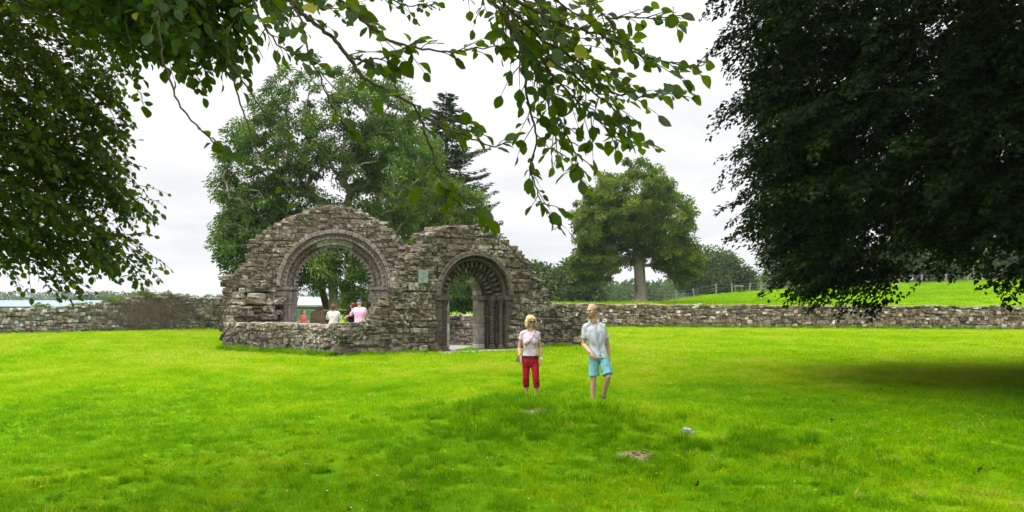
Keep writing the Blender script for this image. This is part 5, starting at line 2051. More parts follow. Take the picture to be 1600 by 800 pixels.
mb.add(v, [(0, 1, 2, 3, 4)])
mb.f.append(np.array([(9, 8, 7, 6, 5)]))
mb.f.append(np.array([(i, 5 + i, 5 + (i + 1) % 5, (i + 1) % 5) for i in range(5)]))
mb.build('gable', M_green, bn)

# ================================================================== field fence
fn = tag(empty('field_fence', P(1119, 461, 96)), 'post and wire fence climbing the edge of the pasture', 'fence', 'field fences beyond the wall')
posts = [(1006, 74.0), (1039, 80), (1057, 83), (1085, 88), (1119, 96), (1144, 100), (1171, 104), (1189, 106), (1215, 108), (1243, 110), (1275, 112)]
tops = []
M_post = plain('weathered_post', (0.20, 0.17, 0.125), 0.9, 0.15, 0.3, 6)
for k, (px, dd) in enumerate(posts):
    r_ = np.random.default_rng(k)
    xx = PX(px, dd)
    g0 = float(field_h(xx, dd))
    mb = MB()
    h = r_.uniform(0.95, 1.2)
    a = np.array((xx + r_.normal(0, 0.05), dd, g0 + h))
    tube(mb, (np.array((xx, dd, g0 - 0.3)), (np.array((xx, dd, g0)) + a) / 2, a), (0.08, 0.075, 0.07), 7)
    mb.build('post', M_post, fn)
    tops.append(a)
for zf in (0.12, 0.42, 0.7):
    mb = MB()
    tube(mb, np.array(tops) - (0, 0.1, zf), 0.004, 4)
    mb.build('wire', plain('galvanised_wire', (0.25, 0.25, 0.25), 0.4, 0.5), fn)
# a short second line of posts on the rise behind the beech
f2 = tag(empty('field_fence', P(1480, 440, 117)), 'short row of fence posts on the rise behind the hanging beech', 'fence', 'field fences beyond the wall')
for px in (1404, 1440, 1478, 1512, 1560):
    dd = 116.5
    xx = PX(px, dd)
    g0 = float(field_h(xx, dd))
    mb = MB()
    tube(mb, ((xx, dd, g0 - 0.3), (xx + 0.02, dd, g0 + 1.15)), (0.11, 0.10), 7)
    mb.build('post', M_post, f2)
mb = MB()
tube(mb, [(PX(p, 116.5), 116.4, float(field_h(PX(p, 116.5), 116.5)) + 1.0) for p in (1404, 1440, 1478, 1512, 1560)], 0.01, 4)
mb.build('wire', plain('galvanised_wire', (0.25, 0.25, 0.25), 0.4, 0.5), f2)
# green metal hurdle standing in the field
dd = 103.0
xa, xb = PX(1149, dd), PX(1159, dd)
g0 = float(field_h(xa, dd))
hd = tag(empty('field_hurdle', ((xa + xb) / 2, dd, g0)), 'small green hurdle frame among the field fence posts', 'hurdle')
Mh = plain('green_painted_tube', (0.09, 0.17, 0.05), 0.5, 0.4)
for xx in (xa, xb):
    mb = MB()
    tube(mb, ((xx, dd, g0 - 0.2), (xx, dd, g0 + 0.85)), 0.055, 7)
    mb.build('leg', Mh, hd)
mb = MB()
for z in (0.82,):
    tube(mb, ((xa - 0.15, dd, g0 + z), (xb + 0.2, dd, g0 + z)), 0.06, 7)
mb.build('rail', Mh, hd)

# wire fence beyond the chancel
wf = tag(empty('wire_fence', (-9.0, 44.6, 0)), 'thin wire fence behind the chancel seen through the big arch', 'fence')
for xx in (-12.6, -10.95, -6.6, -4.9):
    mb = MB()
    tube(mb, ((xx, 44.6, -0.2), (xx, 44.6, 1.42)), 0.05, 7)
    mb.build('post', M_post, wf)
mb = MB()
tube(mb, ((-12.6, 44.6, 1.30), (-9, 44.6, 1.27), (-4.9, 44.6, 1.30)), 0.012, 4)
mb.build('wire', plain('mossy_wire', (0.22, 0.24, 0.12), 0.6, 0.3), wf)

# ------------------------------------------------------------------ leaning grave slab in the chancel
dd = 39.0
c = P(497, 500, dd)
mb = MB()
s = dd / F
outl = np.array([(-13, -45), (-13.5, 8), (-12, 11), (1, 21.5), (4, 20), (9, 12), (9.5, -45)]) * s
th = 0.10
vf = np.array([(c[0] + a, dd + (b + 1) * 0.10, c[2] + b) for a, b in outl])
vb = vf + (0.02, th, 0.01)
nn_ = len(outl)
mb.add(np.concatenate((vf, vb)), [tuple(range(nn_))])
mb.f.append(np.array([tuple(range(2 * nn_ - 1, nn_ - 1, -1))]))
mb.f.append(np.array([(i, nn_ + i, nn_ + (i + 1) % nn_, (i + 1) % nn_) for i in range(nn_)]))
gs = mb.build('grave_slab', stone_mat('slab_stone', [(0, (0.06, 0.045, 0.035)), (1, (0.11, 0.08, 0.06))], lich=0.74, moss_amt=0.3))
tag(gs, 'dark leaning stone slab with pointed top inside the chancel', 'grave slab')

# ------------------------------------------------------------------ white stone and dark droppings on the lawn
dd = 12.4
st = P(1073, 687, dd)
st[2] = float(lawn_h(st[0], st[1]))
mb = MB()
add_blocks(mb, np.array([st + (0, 0, 0.045)]), np.array([rot3(0.3)]), np.array([(0.056, 0.050, 0.036)]), np.array([0.9]), 0.10, 0.6, np.random.default_rng(4), 0.14)
add_blocks(mb, np.array([st + (0.048, 0.0, 0.015)]), np.array([rot3(0.7)]), np.array([(0.05, 0.05, 0.035)]), np.array([0.3]), 0.10, 0.6, np.random.default_rng(5), 0.14)
so = mb.build('stone', stone_mat('white_field_stone', [(0, (0.30, 0.28, 0.25)), (1, (0.52, 0.50, 0.46))], lich=0.8, moss_amt=0.1), smooth=True)
tag(so, 'small white stone lying in the grass of the mound', 'stone')
rng = np.random.default_rng(77)
for k, ((px, py), lab) in enumerate((((1532, 738), 'small dark brown clod in the grass at lower right'), ((1300, 667), 'small dark clod in the grass below the beech shadow'), ((1090, 762), 'small reddish brown clod in the near grass'))):
    dd = 1.9 * F / (py - HZ)
    q = np.array((PX(px, dd), dd, 0.0))
    q[2] = float(lawn_h(q[0], q[1])) + 0.045
    mb = MB()
    add_blocks(mb, q + rng.normal(0, 0.012, (4, 3)), rot3(k)[None], np.full((4, 3), 0.012), rng.uniform(0, 1, 4), 0.12, 0.5, rng, 0.2)
    tag(mb.build('earth_clod', plain('dark_earth', (0.05, 0.032, 0.02), 0.9, 0.1, 0.3)), lab, 'clod', 'earth clods on the lawn')

# pebbles on the bare patches
mb = MB()
for (p, rx, ry) in BARE:
    m_ = 34
    a = rng.uniform(0, 6.28, m_)
    r = np.sqrt(rng.uniform(0, 1, m_))
    xx, yy = p[0] + np.cos(a) * r * rx, p[1] + np.sin(a) * r * ry
    q = np.stack((xx, yy, lawn_h(xx, yy) + 0.004), 1)
    hs_ = rng.uniform(0.008, 0.028, m_)[:, None] * np.array((1, 0.9, 0.6))
    add_blocks(mb, q, np.eye(3)[None], hs_, rng.uniform(0, 1, m_), 0.12, 0.6, rng, 0.15)
tag(mb.build('pebbles', stone_mat('limestone_grit', [(0, (0.16, 0.12, 0.07)), (1, (0.36, 0.31, 0.23))], lich=0.8, moss_amt=0.0), smooth=True), 'pale grit on the worn patches of the mound', 'pebbles', kind='stuff')
# ================================================================== people
SKIN = {}


def skin_mat(name, c):
    m, t, out = new_mat(name)
    v = obj_vec(t)
    n = noise_n(t, 9, 3, 0.6, v)
    cc = mix_c(t, 1.0, c, ramp(t, n, [(0.3, (0.88, 0.82, 0.80)), (0.7, (1.1, 1.06, 1.05))]).outputs[0], 'MULTIPLY')
    p = pri(t, cc, 0.55, 0.3)
    p.inputs['Subsurface Weight'].default_value = 0.08
    p.inputs['Subsurface Scale'].default_value = 0.01
    L(t, p.outputs[0], out.inputs['Surface'])
    return m


def cloth(name, c, var=0.12, pattern=None, pscale=60, pamt=0.5):
    m, t, out = new_mat(name)
    v = obj_vec(t)
    n = noise_n(t, 14, 4, 0.6, v)
    cc = mix_c(t, 1.0, c, ramp(t, n, [(0.3, 1 - var), (0.7, 1 + var)]).outputs[0], 'MULTIPLY')
    if pattern:
        vo = N(t, 'ShaderNodeTexVoronoi')
        vo.inputs['Scale'].default_value = pscale
        L(t, v, vo.inputs['Vector'])
        cc = mix_c(t, ramp(t, vo.outputs[0], [(0.22, pamt), (0.34, 0.0)]).outputs[0], cc, pattern)
    p = pri(t, cc, 0.85, 0.15)
    L(t, bump(t, n, 0.3, 0.01), p.inputs['Normal'])
    L(t, p.outputs[0], out.inputs['Surface'])
    return m


def stripes(name, c1, c2, scale=140):
    m, t, out = new_mat(name)
    v = obj_vec(t)
    s = N(t, 'ShaderNodeSeparateXYZ')
    L(t, v, s.inputs[0])
    wv = math_n(t, 'SINE', math_n(t, 'MULTIPLY', math_n(t, 'ADD', s.outputs[0], math_n(t, 'MULTIPLY', s.outputs[1], 0.5)), scale))
    cc = mix_c(t, ramp(t, math_n(t, 'ADD', math_n(t, 'MULTIPLY', wv, 0.5), 0.5), [(0.35, 0.0), (0.6, 1.0)]).outputs[0], c1, c2)
    p = pri(t, cc, 0.85, 0.15)
    L(t, p.outputs[0], out.inputs['Surface'])
    return m


def lerp(a, b, t):
    return np.array(a, float) * (1 - t) + np.array(b, float) * t


def hand(mb, w, d, palm_n, thumb_side, s=1.0, curl=0.35, sides=8):
    """palm, four bent fingers of unequal length and a thumb; w wrist, d direction of the hand"""
    w = np.array(w, float)
    d = unit(np.array(d, float))
    pn = unit(np.array(palm_n, float) - d * np.dot(palm_n, d))
    sd = np.cross(d, pn) * thumb_side
    rot = np.stack((sd, pn, d), 1)
    ell(mb, w + d * 0.048 * s, (0.040 * s, 0.017 * s, 0.058 * s), rot, 12, 8)
    for k, (off, ln) in enumerate(((0.029, 0.070), (0.010, 0.080), (-0.009, 0.075), (-0.027, 0.058))):
        b = w + d * 0.088 * s + sd * off * s
        pts = [b]
        dirn = d.copy()
        for seg in (0.45, 0.32, 0.23):
            dirn = unit(dirn + pn * curl)
            pts.append(pts[-1] + dirn * ln * seg * s)
        tube(mb, pts, np.array((0.0095, 0.0088, 0.008, 0.0062)) * s, sides)
        ell(mb, pts[-1], (0.0064 * s,) * 3, nu=sides, nv=6)
    b = w + d * 0.028 * s + sd * 0.032 * s
    t1 = b + unit(d * 0.6 + sd * 0.75 + pn * 0.25) * 0.034 * s
    t2 = t1 + unit(d * 0.9 + sd * 0.25 + pn * 0.35) * 0.030 * s
    tube(mb, (b - sd * 0.008 * s, b, t1, t2), np.array((0.012, 0.012, 0.0105, 0.008)) * s, sides)
    ell(mb, t2, (0.008 * s,) * 3, nu=sides, nv=6)


def head_frame(c, yaw, pitch=0.0, roll=0.0):
    m = Matrix.Rotation(yaw, 3, 'Z') @ Matrix.Rotation(roll, 3, 'Y') @ Matrix.Rotation(pitch, 3, 'X')
    M = np.array(m)
    return lambda q: np.array(c) + np.array(q, float) @ M.T, M


def person(name, label, loc, rotz, J, spec, voxel=0.006):
    """J: joints in metres, figure facing -Y. spec: sizes, colours and garments"""
    s = spec.get('s', 1.0)
    fem = spec.get('female', False)
    root = empty(name, loc)
    root.rotation_euler = (0, 0, rotz)
    tag(root, label, 'person', spec.get('group', 'visitors inside the ruin'))
    sk = spec['skin']
    T, HM = head_frame(J['head'], spec.get('yaw', 0), spec.get('pitch', 0), spec.get('roll', 0))
    hs_ = s * spec.get('hs', 1.0)

    def loc_build(mb, nm, mat, sm=True):
        o = mb.build(nm, mat, None, sm)
        o.parent = root
        o.matrix_parent_inverse = Matrix()
        return o
    # ---- body, one skin
    mb = MB()
    ell(mb, T((0, 0.012 * hs_, 0.022 * hs_)), (0.075 * hs_, 0.095 * hs_, 0.100 * hs_), HM)
    ell(mb, T((0, -0.022 * hs_, -0.052 * hs_)), (0.058 * hs_, 0.066 * hs_, 0.070 * hs_), HM)
    ell(mb, T((0, -0.050 * hs_, -0.098 * hs_)), (0.028 * hs_, 0.026 * hs_, 0.022 * hs_), HM)
    ell(mb, T((0, -0.084 * hs_, 0.030 * hs_)), (0.050 * hs_, 0.014 * hs_, 0.013 * hs_), HM)           # brow
    ell(mb, T((0, -0.094 * hs_, -0.022 * hs_)), (0.014 * hs_, 0.020 * hs_, 0.022 * hs_), HM)           # nose tip
    ell(mb, T((0, -0.088 * hs_, 0.002 * hs_)), (0.009 * hs_, 0.014 * hs_, 0.030 * hs_), HM)            # bridge
    ell(mb, T((0, -0.082 * hs_, -0.062 * hs_)), (0.026 * hs_, 0.012 * hs_, 0.012 * hs_), HM)           # lips
    for e in (-1, 1):
        ell(mb, T((e * 0.077 * hs_, 0.012 * hs_, -0.010 * hs_)), (0.010 * hs_, 0.020 * hs_, 0.032 * hs_), HM)
        ell(mb, T((e * 0.045 * hs_, -0.066 * hs_, -0.020 * hs_)), (0.024 * hs_, 0.022 * hs_, 0.022 * hs_), HM)
    nk = np.array(J['neck'], float)
    limb(mb, [T((0, 0.02 * hs_, -0.06 * hs_)), lerp(T((0, 0.02 * hs_, -0.07 * hs_)), nk, 0.6), nk], [0.056 * s, 0.055 * s, 0.066 * s])
    shL, shR, hiL, hiR = (np.array(J[k], float) for k in ('shL', 'shR', 'hipL', 'hipR'))
    shc, hic = (shL + shR) / 2, (hiL + hiR) / 2
    sw = np.linalg.norm(shR - shL) / 2
    fat = spec.get('fat', 1.0)
    prof = [(-0.16, 0.150, 0.105), (-0.02, 0.172 if fem else 0.160, 0.118), (0.12, 0.168 if fem else 0.158, 0.112), (0.36, 0.132 if fem else 0.148, 0.098), (0.60, 0.150 if fem else 0.168, 0.112),
            (0.80, 0.165 if fem else 0.188, 0.116), (0.91, 0.158 if fem else 0.178, 0.104), (0.98, 0.130 if fem else 0.145, 0.086), (1.04, 0.09, 0.066), (1.09, 0.055, 0.05)]

    def torso(mb, infl, t0, t1, extra=None, fy=1.0, flare=0.0):
        rings = []
        for t in np.linspace(t0, t1, 18):
            rx = np.interp(t, [q[0] for q in prof], [q[1] for q in prof]) * s * fat
            ry = np.interp(t, [q[0] for q in prof], [q[2] for q in prof]) * s * fat
            c = lerp(hic, shc + (0, 0, 0.0), t)
            c = c + np.array((0, spec.get('arch', 0.0) * math.sin(math.pi * min(max(t, 0), 1)), 0))
            fl = flare * max(0, 1 - (t - t0) / 0.35) if flare else 0
            rings.append((c[0], c[1], c[2], rx + infl + fl, ry * fy + infl + fl))
        loft(mb, rings)

    torso(mb, 0, -0.16, 1.09)
    if fem:
        for e in (-1, 1):
            c = lerp(hic, shc, 0.70)
            ell(mb, c + (e * 0.075 * s, -0.085 * s, 0), (0.068 * s, 0.055 * s, 0.062 * s))
    arms = {}
    for k in 'LR':
        sh, el, wa = (np.array(J[q + k], float) for q in ('sh', 'el', 'wr'))
        limb(mb, [sh, lerp(sh, el, 0.35), el, lerp(el, wa, 0.3), wa], [0.056 * s, 0.050 * s * fat ** 0.5, 0.040 * s, 0.042 * s, 0.027 * s])
        arms[k] = (sh, el, wa)
        hi, kn, an = (np.array(J[q + k], float) for q in ('hip', 'kn', 'an'))
        limb(mb, [hi, lerp(hi, kn, 0.4), kn, lerp(kn, an, 0.30), lerp(kn, an, 0.65), an], [0.088 * s * fat, 0.076 * s * fat, 0.055 * s, 0.056 * s, 0.043 * s, 0.036 * s])
        toe = np.array(J.get('toe' + k, an + np.array((0, -0.15, -0.05))), float)
        ell(mb, an + (0, 0.02 * s, -0.03 * s), (0.034 * s, 0.042 * s, 0.036 * s))
        limb(mb, [an + (0, 0, -0.03 * s), lerp(an + (0, 0, -0.04 * s), toe, 0.6), toe], [0.035 * s, 0.034 * s, 0.026 * s])
    for k in 'LR':
        limb(mb, [nk + (0, 0.012, -0.05 * s), lerp(nk + (0, 0.012, -0.04), arms[k][0], 0.8)], [0.055 * s, 0.050 * s])
    body = remesh(mb, 'body', sk, root, voxel, 3)
    mb = MB()
    for k in 'LR':
        hd = J.get('hand' + k)
        if hd is None:
            hd = (arms[k][2] - arms[k][1])
        hand(mb, arms[k][2], hd, J.get('palm' + k, (1 if k == 'L' else -1, 0.2, 0)), J.get('thumb' + k, 1 if k == 'L' else -1), s, spec.get('curl' + k, 0.35))
    # fingers grow out of the wrist and belong to the same body mesh
    bme = body.data
    hm = mb.mesh('hands', None, True)
    n0, p0 = len(bme.vertices), len(bme.polygons)
    import bmesh as _bm
    b = _bm.new()
    b.from_mesh(bme)
    b.from_mesh(hm)
    b.to_mesh(bme)
    b.free()
    for pl in bme.polygons:
        pl.use_smooth = True
    bpy.data.meshes.remove(hm)
    # ---- face
    if spec.get('face', True):
        for e in (-1, 1):
            mb = MB()
            ell(mb, T((e * 0.032 * hs_, -0.083 * hs_, 0.008 * hs_)), (0.012 * hs_, 0.008 * hs_, 0.006 * hs_), HM, 8, 6)
            loc_build(mb, 'eye', plain('eye_dark', (0.05, 0.035, 0.03), 0.3, 0.5))
        mb = MB()
        ell(mb, T((0, -0.094 * hs_, -0.062 * hs_)), (0.022 * hs_, 0.004 * hs_, 0.006 * hs_), HM, 10, 6)
        loc_build(mb, 'mouth', plain('lip', (0.30, 0.11, 0.09), 0.5, 0.3))
    # ---- garments
    gl = []
    for g in spec['garments']:
        gl += [dict(g, name='shoe', sides=k) for k in 'LR'] if g['type'] == 'shoes' else [g]
    for g in gl:
        mb = MB()
        typ = g['type']
        if typ == 'top':
            torso(mb, g.get('infl', 0.014), g.get('t0', -0.05), g.get('t1', 1.05), flare=g.get('flare', 0.0))
            if fem:
                for e in (-1, 1):
                    c = lerp(hic, shc, 0.70)
                    ell(mb, c + (e * 0.072 * s, -0.090 * s, 0), (0.080 * s, 0.058 * s, 0.072 * s))
            for k in 'LR':
                sh, el, wa = arms[k]
                q = g.get('sleeve', 0.6)
                if q <= 1:
                    e = lerp(sh, el, q)
                    pts, rr = [sh + (0, 0, -0.005), lerp(sh, e, 0.5), e], [0.066 * s, 0.067 * s * fat ** 0.5, 0.068 * s]
                else:
                    e = lerp(el, wa, q - 1)
                    pts, rr = [sh, lerp(sh, el, 0.5), el, e], [0.070 * s, 0.064 * s, 0.056 * s, 0.046 * s]
                tp = []
                rad = []
                for i in range(len(pts) - 1):
                    for u in range(4):
                        tp.append(lerp(pts[i], pts[i + 1], u / 4))
                        rad.append(rr[i] + (rr[i + 1] - rr[i]) * u / 4)
                tp.append(pts[-1])
                rad.append(rr[-1])
                tube(mb, tp, rad, 16)
                ell(mb, sh, (0.064 * s, 0.066 * s, 0.062 * s))
            for k in 'LR':
                limb(mb, [nk + (0, 0.012, -0.055 * s), lerp(nk + (0, 0.012, -0.03), arms[k][0], 0.75) + (0, 0, 0.0)], [0.064 * s, 0.062 * s])
        elif typ == 'legs':
            torso(mb, g.get('infl', 0.010), -0.16, g.get('t1', 0.16))
            for k in 'LR':
                hi, kn, an = (np.array(J[q + k], float) for q in ('hip', 'kn', 'an'))
                q = g['len']
                r0, r1 = g.get('r0', 0.100) * s * fat, g.get('r1', 0.085) * s
                if q <= 1:
                    e = lerp(hi, kn, q)
                    pts = [lerp(hi, e, u) for u in np.linspace(0, 1, 7)]
                    rad = np.linspace(r0, r1, 7)
                else:
                    e = lerp(kn, an, q - 1)
                    pts = [lerp(hi, kn, u) for u in np.linspace(0, 1, 6)] + [lerp(kn, e, u) for u in np.linspace(0.2, 1, 5)]
                    rad = np.concatenate((np.linspace(r0, g.get('rk', 0.070) * s, 6), np.linspace(g.get('rk', 0.070) * s, r1, 5)))
                tube(mb, pts, rad, 16)
                ell(mb, hi, (r0, r0, r0))
        elif typ == 'shoes':
            for k in g.get('sides', 'LR'):
                an = np.array(J['an' + k], float)
                toe = np.array(J.get('toe' + k, an + np.array((0, -0.15, -0.05))), float)
                limb(mb, [an + (0, 0.03 * s, -0.035 * s), lerp(an + (0, 0, -0.04 * s), toe, 0.5), toe], [0.045 * s, 0.046 * s, 0.036 * s])
                ell(mb, an + (0, 0.01, -0.015 * s), (0.046 * s, 0.052 * s, 0.03 * s))
        elif typ == 'hair':
            for (c, r) in g['lobes']:
                ell(mb, T(np.array(c) * hs_), np.array(r) * hs_, HM)
        elif typ == 'belt':
            c = lerp(hic, shc, g.get('t', 0.13))
            i = [q[0] for q in prof]
            rx = np.interp(g.get('t', 0.13), i, [q[1] for q in prof]) * s * fat + 0.022
            ry = np.interp(g.get('t', 0.13), i, [q[2] for q in prof]) * s * fat + 0.022
            loft(mb, [(c[0], c[1], c[2] - 0.018, rx, ry), (c[0], c[1], c[2] + 0.018, rx, ry)], 28)
            loc_build(mb, g['name'], g['mat'])
            continue
        elif typ == 'mesh':
            g['fn'](mb, T, HM, hs_)
            loc_build(mb, g['name'], g['mat'])
            continue
        if typ == 'hair':
            remesh(mb, g['name'], g['mat'], root, voxel, 2, g.get('folds', 0.006), g.get('fs', (60, 60, 14)), 3.0)
        else:
            remesh(mb, g['name'], g['mat'], root, voxel * 1.1, 3, g.get('folds', 0.007), g.get('fs', (11, 11, 6)), float(len(label)))
    return root, T, HM, arms


def lerp_t(a, b, t):
    return lerp(a, b, t)


S_fair = skin_mat('fair_skin', (0.52, 0.30, 0.225))
S_tan = skin_mat('sunned_skin', (0.47, 0.285, 0.205))
S_legs = skin_mat('warm_skin', (0.46, 0.26, 0.18))


def jl(px, py, k, cx, base, y=0.0):
    return ((px - cx) * k, y, (base - py) * k)


# -------- man strolling in pale shirt and turquoise shorts
DM = 17.4
KM = DM / F
cx, base = 932.0, 627.0
q = lambda a, b, y=0.0: jl(a, b, KM, cx, base, y)
gm = float(lawn_h(PX(cx, DM), DM))
J = dict(head=q(924.5, 481.5, -0.02), neck=q(927, 497.5, 0.01), shL=q(915.5, 506.5, 0.0), shR=q(941.5, 506.5, 0.02), elL=q(912, 534, 0.03), elR=q(949.5, 535, 0.07), wrL=q(921.5, 546, -0.19), wrR=q(952.0, 553, 0.06),
         hipL=q(928.5, 552, 0.0), hipR=q(942, 552, 0.0), knL=q(927, 586, -0.03), knR=q(949, 583, -0.17), anL=q(927, 618.5, 0.02), anR=q(943.5, 615.5, 0.04), toeL=q(925.5, 624, -0.14), toeR=q(943.0, 622.5, -0.07),
         handL=(0.35, -0.5, -0.75), palmL=(0.7, 0.6, 0.0), handR=(0.12, -0.1, -1), thumbL=-1, thumbR=1)
M_shirt = cloth('pale_blue_shirt', (0.40, 0.425, 0.465), 0.10, (0.22, 0.27, 0.35), 42, 0.6)
M_shorts = cloth('turquoise_shorts', (0.14, 0.33, 0.37), 0.12)


def placket(mb, T, HM, hs_):
    a, b = np.array(q(928.5, 505, -0.095)), np.array(q(936.5, 551, -0.130))
    pts = [lerp(a, b, u) + np.array((0, -0.030 * math.sin(math.pi * u), 0)) for u in np.linspace(0, 1, 9)]
    for p0, p1 in zip(pts[:-1], pts[1:]):
        box(mb, (p0 + p1) / 2, (0.010, 0.010, np.linalg.norm(p1 - p0) / 2 + 0.002))


def collar(mb, T, HM, hs_):
    n = np.array(J['neck'], float)
    a = np.linspace(-2.3, 2.3, 14) + math.pi / 2
    pts = np.stack((n[0] + 0.078 * np.cos(a), n[1] + 0.072 * np.sin(a) - 0.004, n[2] - 0.012 + 0.030 * np.sin(a)), 1)
    tube(mb, pts, 0.013, 8)


stub = [((0, 0.030, 0.030), (0.077, 0.090, 0.088))]
man, *_ = person('person', 'man in pale blue short sleeved shirt and turquoise shorts looking aside', (PX(cx, DM), DM, gm - 0.02), 0.0, J,
       dict(s=1.0, hs=1.05, group='couple walking over the lawn', skin=S_tan, yaw=-0.75, pitch=0.10, arch=-0.01, fat=0.94,
            garments=[dict(type='top', name='shirt', mat=M_shirt, t0=-0.06, t1=1.04, sleeve=0.66, infl=0.016, flare=0.018, folds=0.014),
                      dict(type='legs', name='shorts', mat=M_shorts, len=0.92, r0=0.102, r1=0.098, infl=0.012, t1=0.10, folds=0.014),
                      dict(type='shoes', name='shoes', mat=plain('dark_shoe', (0.03, 0.03, 0.035), 0.6, 0.3)),
                      dict(type='hair', name='hair', mat=plain('cropped_hair', (0.12, 0.075, 0.05), 0.8, 0.2), folds=0.001,
                           lobes=[((0, 0.045, 0.010), (0.074, 0.070, 0.074)), ((0.066, 0.020, 0.012), (0.014, 0.045, 0.035)), ((-0.066, 0.020, 0.012), (0.014, 0.045, 0.035))]),
                      dict(type='hair', name='beard', mat=plain('ginger_stubble', (0.23, 0.115, 0.072), 0.85, 0.15), folds=0.001,
                           lobes=[((0, -0.050, -0.098), (0.040, 0.038, 0.032)), ((0.046, -0.018, -0.072), (0.015, 0.034, 0.026)), ((-0.046, -0.018, -0.072), (0.015, 0.034, 0.026)), ((0, -0.090, -0.046), (0.024, 0.010, 0.007))]),
                      dict(type='mesh', name='collar', mat=M_shirt, fn=collar)]), voxel=0.0058)

# the button placket follows the shirt front
shirt = [c for c in man.children if c.name.startswith('shirt')][0]
sv = np.array([v.co[:] for v in shirt.data.vertices])
mb = MB()
a_, b_ = np.array(q(929.0, 502)), np.array(q(936.5, 551))
pv_ = []
for u in np.linspace(0, 1, 30):
    c_ = lerp(a_, b_, u)
    for off in (-0.016, 0.016):
        k_ = ((sv[:, 0] - c_[0] - off) ** 2 + (sv[:, 2] - c_[2]) ** 2 < 0.02 ** 2) & (sv[:, 1] < 0.02)
        yy = sv[k_, 1].min() if k_.any() else -0.1
        pv_.append((c_[0] + off, yy - 0.004, c_[2]))
mb.add(np.array(pv_), [(2 * i, 2 * i + 1, 2 * i + 3, 2 * i + 2) for i in range(29)])
po = mb.build('shirt_placket', cloth('shirt_edge', (0.30, 0.335, 0.39)), None, True)
po.parent = man
po.matrix_parent_inverse = Matrix()
po.modifiers.new('s', 'SOLIDIFY').thickness = 0.003

# -------- woman with blond bob, pale top and red cropped trousers
DW = 19.2
KW = DW / F
cx2, base2 = 829.0, 617.0
q = lambda a, b, y=0.0: jl(a, b, KW, cx2, base2, y)
gw = float(lawn_h(PX(cx2, DW), DW))
JW = dict(head=q(829.5, 499, -0.02), neck=q(828, 511.5, 0.01), shL=q(817.0, 518.5, 0.0), shR=q(839.5, 518.5, 0.0), elL=q(811.5, 541, 0.05), elR=q(844.0, 541, 0.05), wrL=q(813.5, 557.5, -0.06), wrR=q(845.2, 557.5, -0.02),
          hipL=q(822.5, 561, 0.0), hipR=q(835, 561, 0.0), knL=q(822.0, 588, -0.04), knR=q(837.5, 588, -0.10), anL=q(822.5, 611, 0.05), anR=q(838.0, 611.5, -0.05), handL=(0.05, -0.2, -1), handR=(0, -0.15, -1), thumbL=-1, thumbR=1)
M_top = cloth('pale_lilac_top', (0.54, 0.42, 0.50), 0.05, (0.50, 0.40, 0.48), 40, 0.35)
M_red = cloth('crimson_trousers', (0.25, 0.006, 0.014), 0.14)


def glasses(mb, T, HM, hs_):
    for e in (-1, 1):
        ell(mb, T((e * 0.034 * hs_, -0.096 * hs_, 0.006 * hs_)), (0.031 * hs_, 0.008 * hs_, 0.023 * hs_), HM, 12, 8)
        tube(mb, (T((e * 0.062 * hs_, -0.088 * hs_, 0.014 * hs_)), T((e * 0.080 * hs_, -0.02 * hs_, 0.014 * hs_))), 0.004, 5)
    tube(mb, (T((-0.02 * hs_, -0.102 * hs_, 0.012 * hs_)), T((0.02 * hs_, -0.102 * hs_, 0.012 * hs_))), 0.005, 5)


def watch(mb, T, HM, hs_):
    wr = np.array(JW['wrR'], float)
    d = unit(wr - np.array(JW['elR'], float))
    for k in range(1):
        tube(mb, (wr - d * 0.010, wr + d * 0.014), 0.034, 12)
    box(mb, wr + np.array((0.030, -0.012, 0.0)), (0.008, 0.016, 0.014))


rw_, TW, HMW, _ = person('person', 'blond woman in sunglasses, pale lilac top and red cropped trousers', (PX(cx2, DW), DW, gw - 0.03), 0.0, JW,
       dict(s=0.94, hs=1.02, group='couple walking over the lawn', female=True, skin=S_fair, yaw=0.35, pitch=0.16, fat=0.98,
            garments=[dict(type='top', name='top', mat=M_top, t0=0.13, t1=1.06, sleeve=0.42, infl=0.010, folds=0.012, fs=(13, 13, 9)),
                      dict(type='legs', name='trousers', mat=M_red, len=1.60, r0=0.098, rk=0.072, r1=0.066, infl=0.010, t1=0.20, folds=0.012),
                      dict(type='belt', name='belt', mat=plain('dark_leather_belt', (0.03, 0.022, 0.02), 0.5, 0.4), t=0.17),
                      dict(type='hair', name='hair', mat=plain('blond_hair', (0.46, 0.335, 0.165), 0.6, 0.3, 0.5, 45), folds=0.0035,
                           lobes=[((0, 0.022, 0.045), (0.100, 0.112, 0.088)), ((0.088, 0.010, -0.035), (0.038, 0.066, 0.100)), ((-0.088, 0.010, -0.035), (0.038, 0.066, 0.100)),
                                  ((0, 0.075, -0.045), (0.100, 0.050, 0.115)), ((0.04, -0.062, 0.066), (0.040, 0.030, 0.026)), ((-0.035, -0.060, 0.068), (0.042, 0.030, 0.026)),
                                  ((0.096, -0.014, -0.085), (0.030, 0.044, 0.052)), ((-0.096, -0.014, -0.085), (0.030, 0.044, 0.052))]),
                      dict(type='mesh', name='sunglasses', mat=plain('black_plastic', (0.008, 0.008, 0.009), 0.15, 0.5, 0.0), fn=glasses),
                      dict(type='mesh', name='wristwatch', mat=plain('steel', (0.55, 0.55, 0.55), 0.3, 0.6), fn=watch)]), voxel=0.0056)
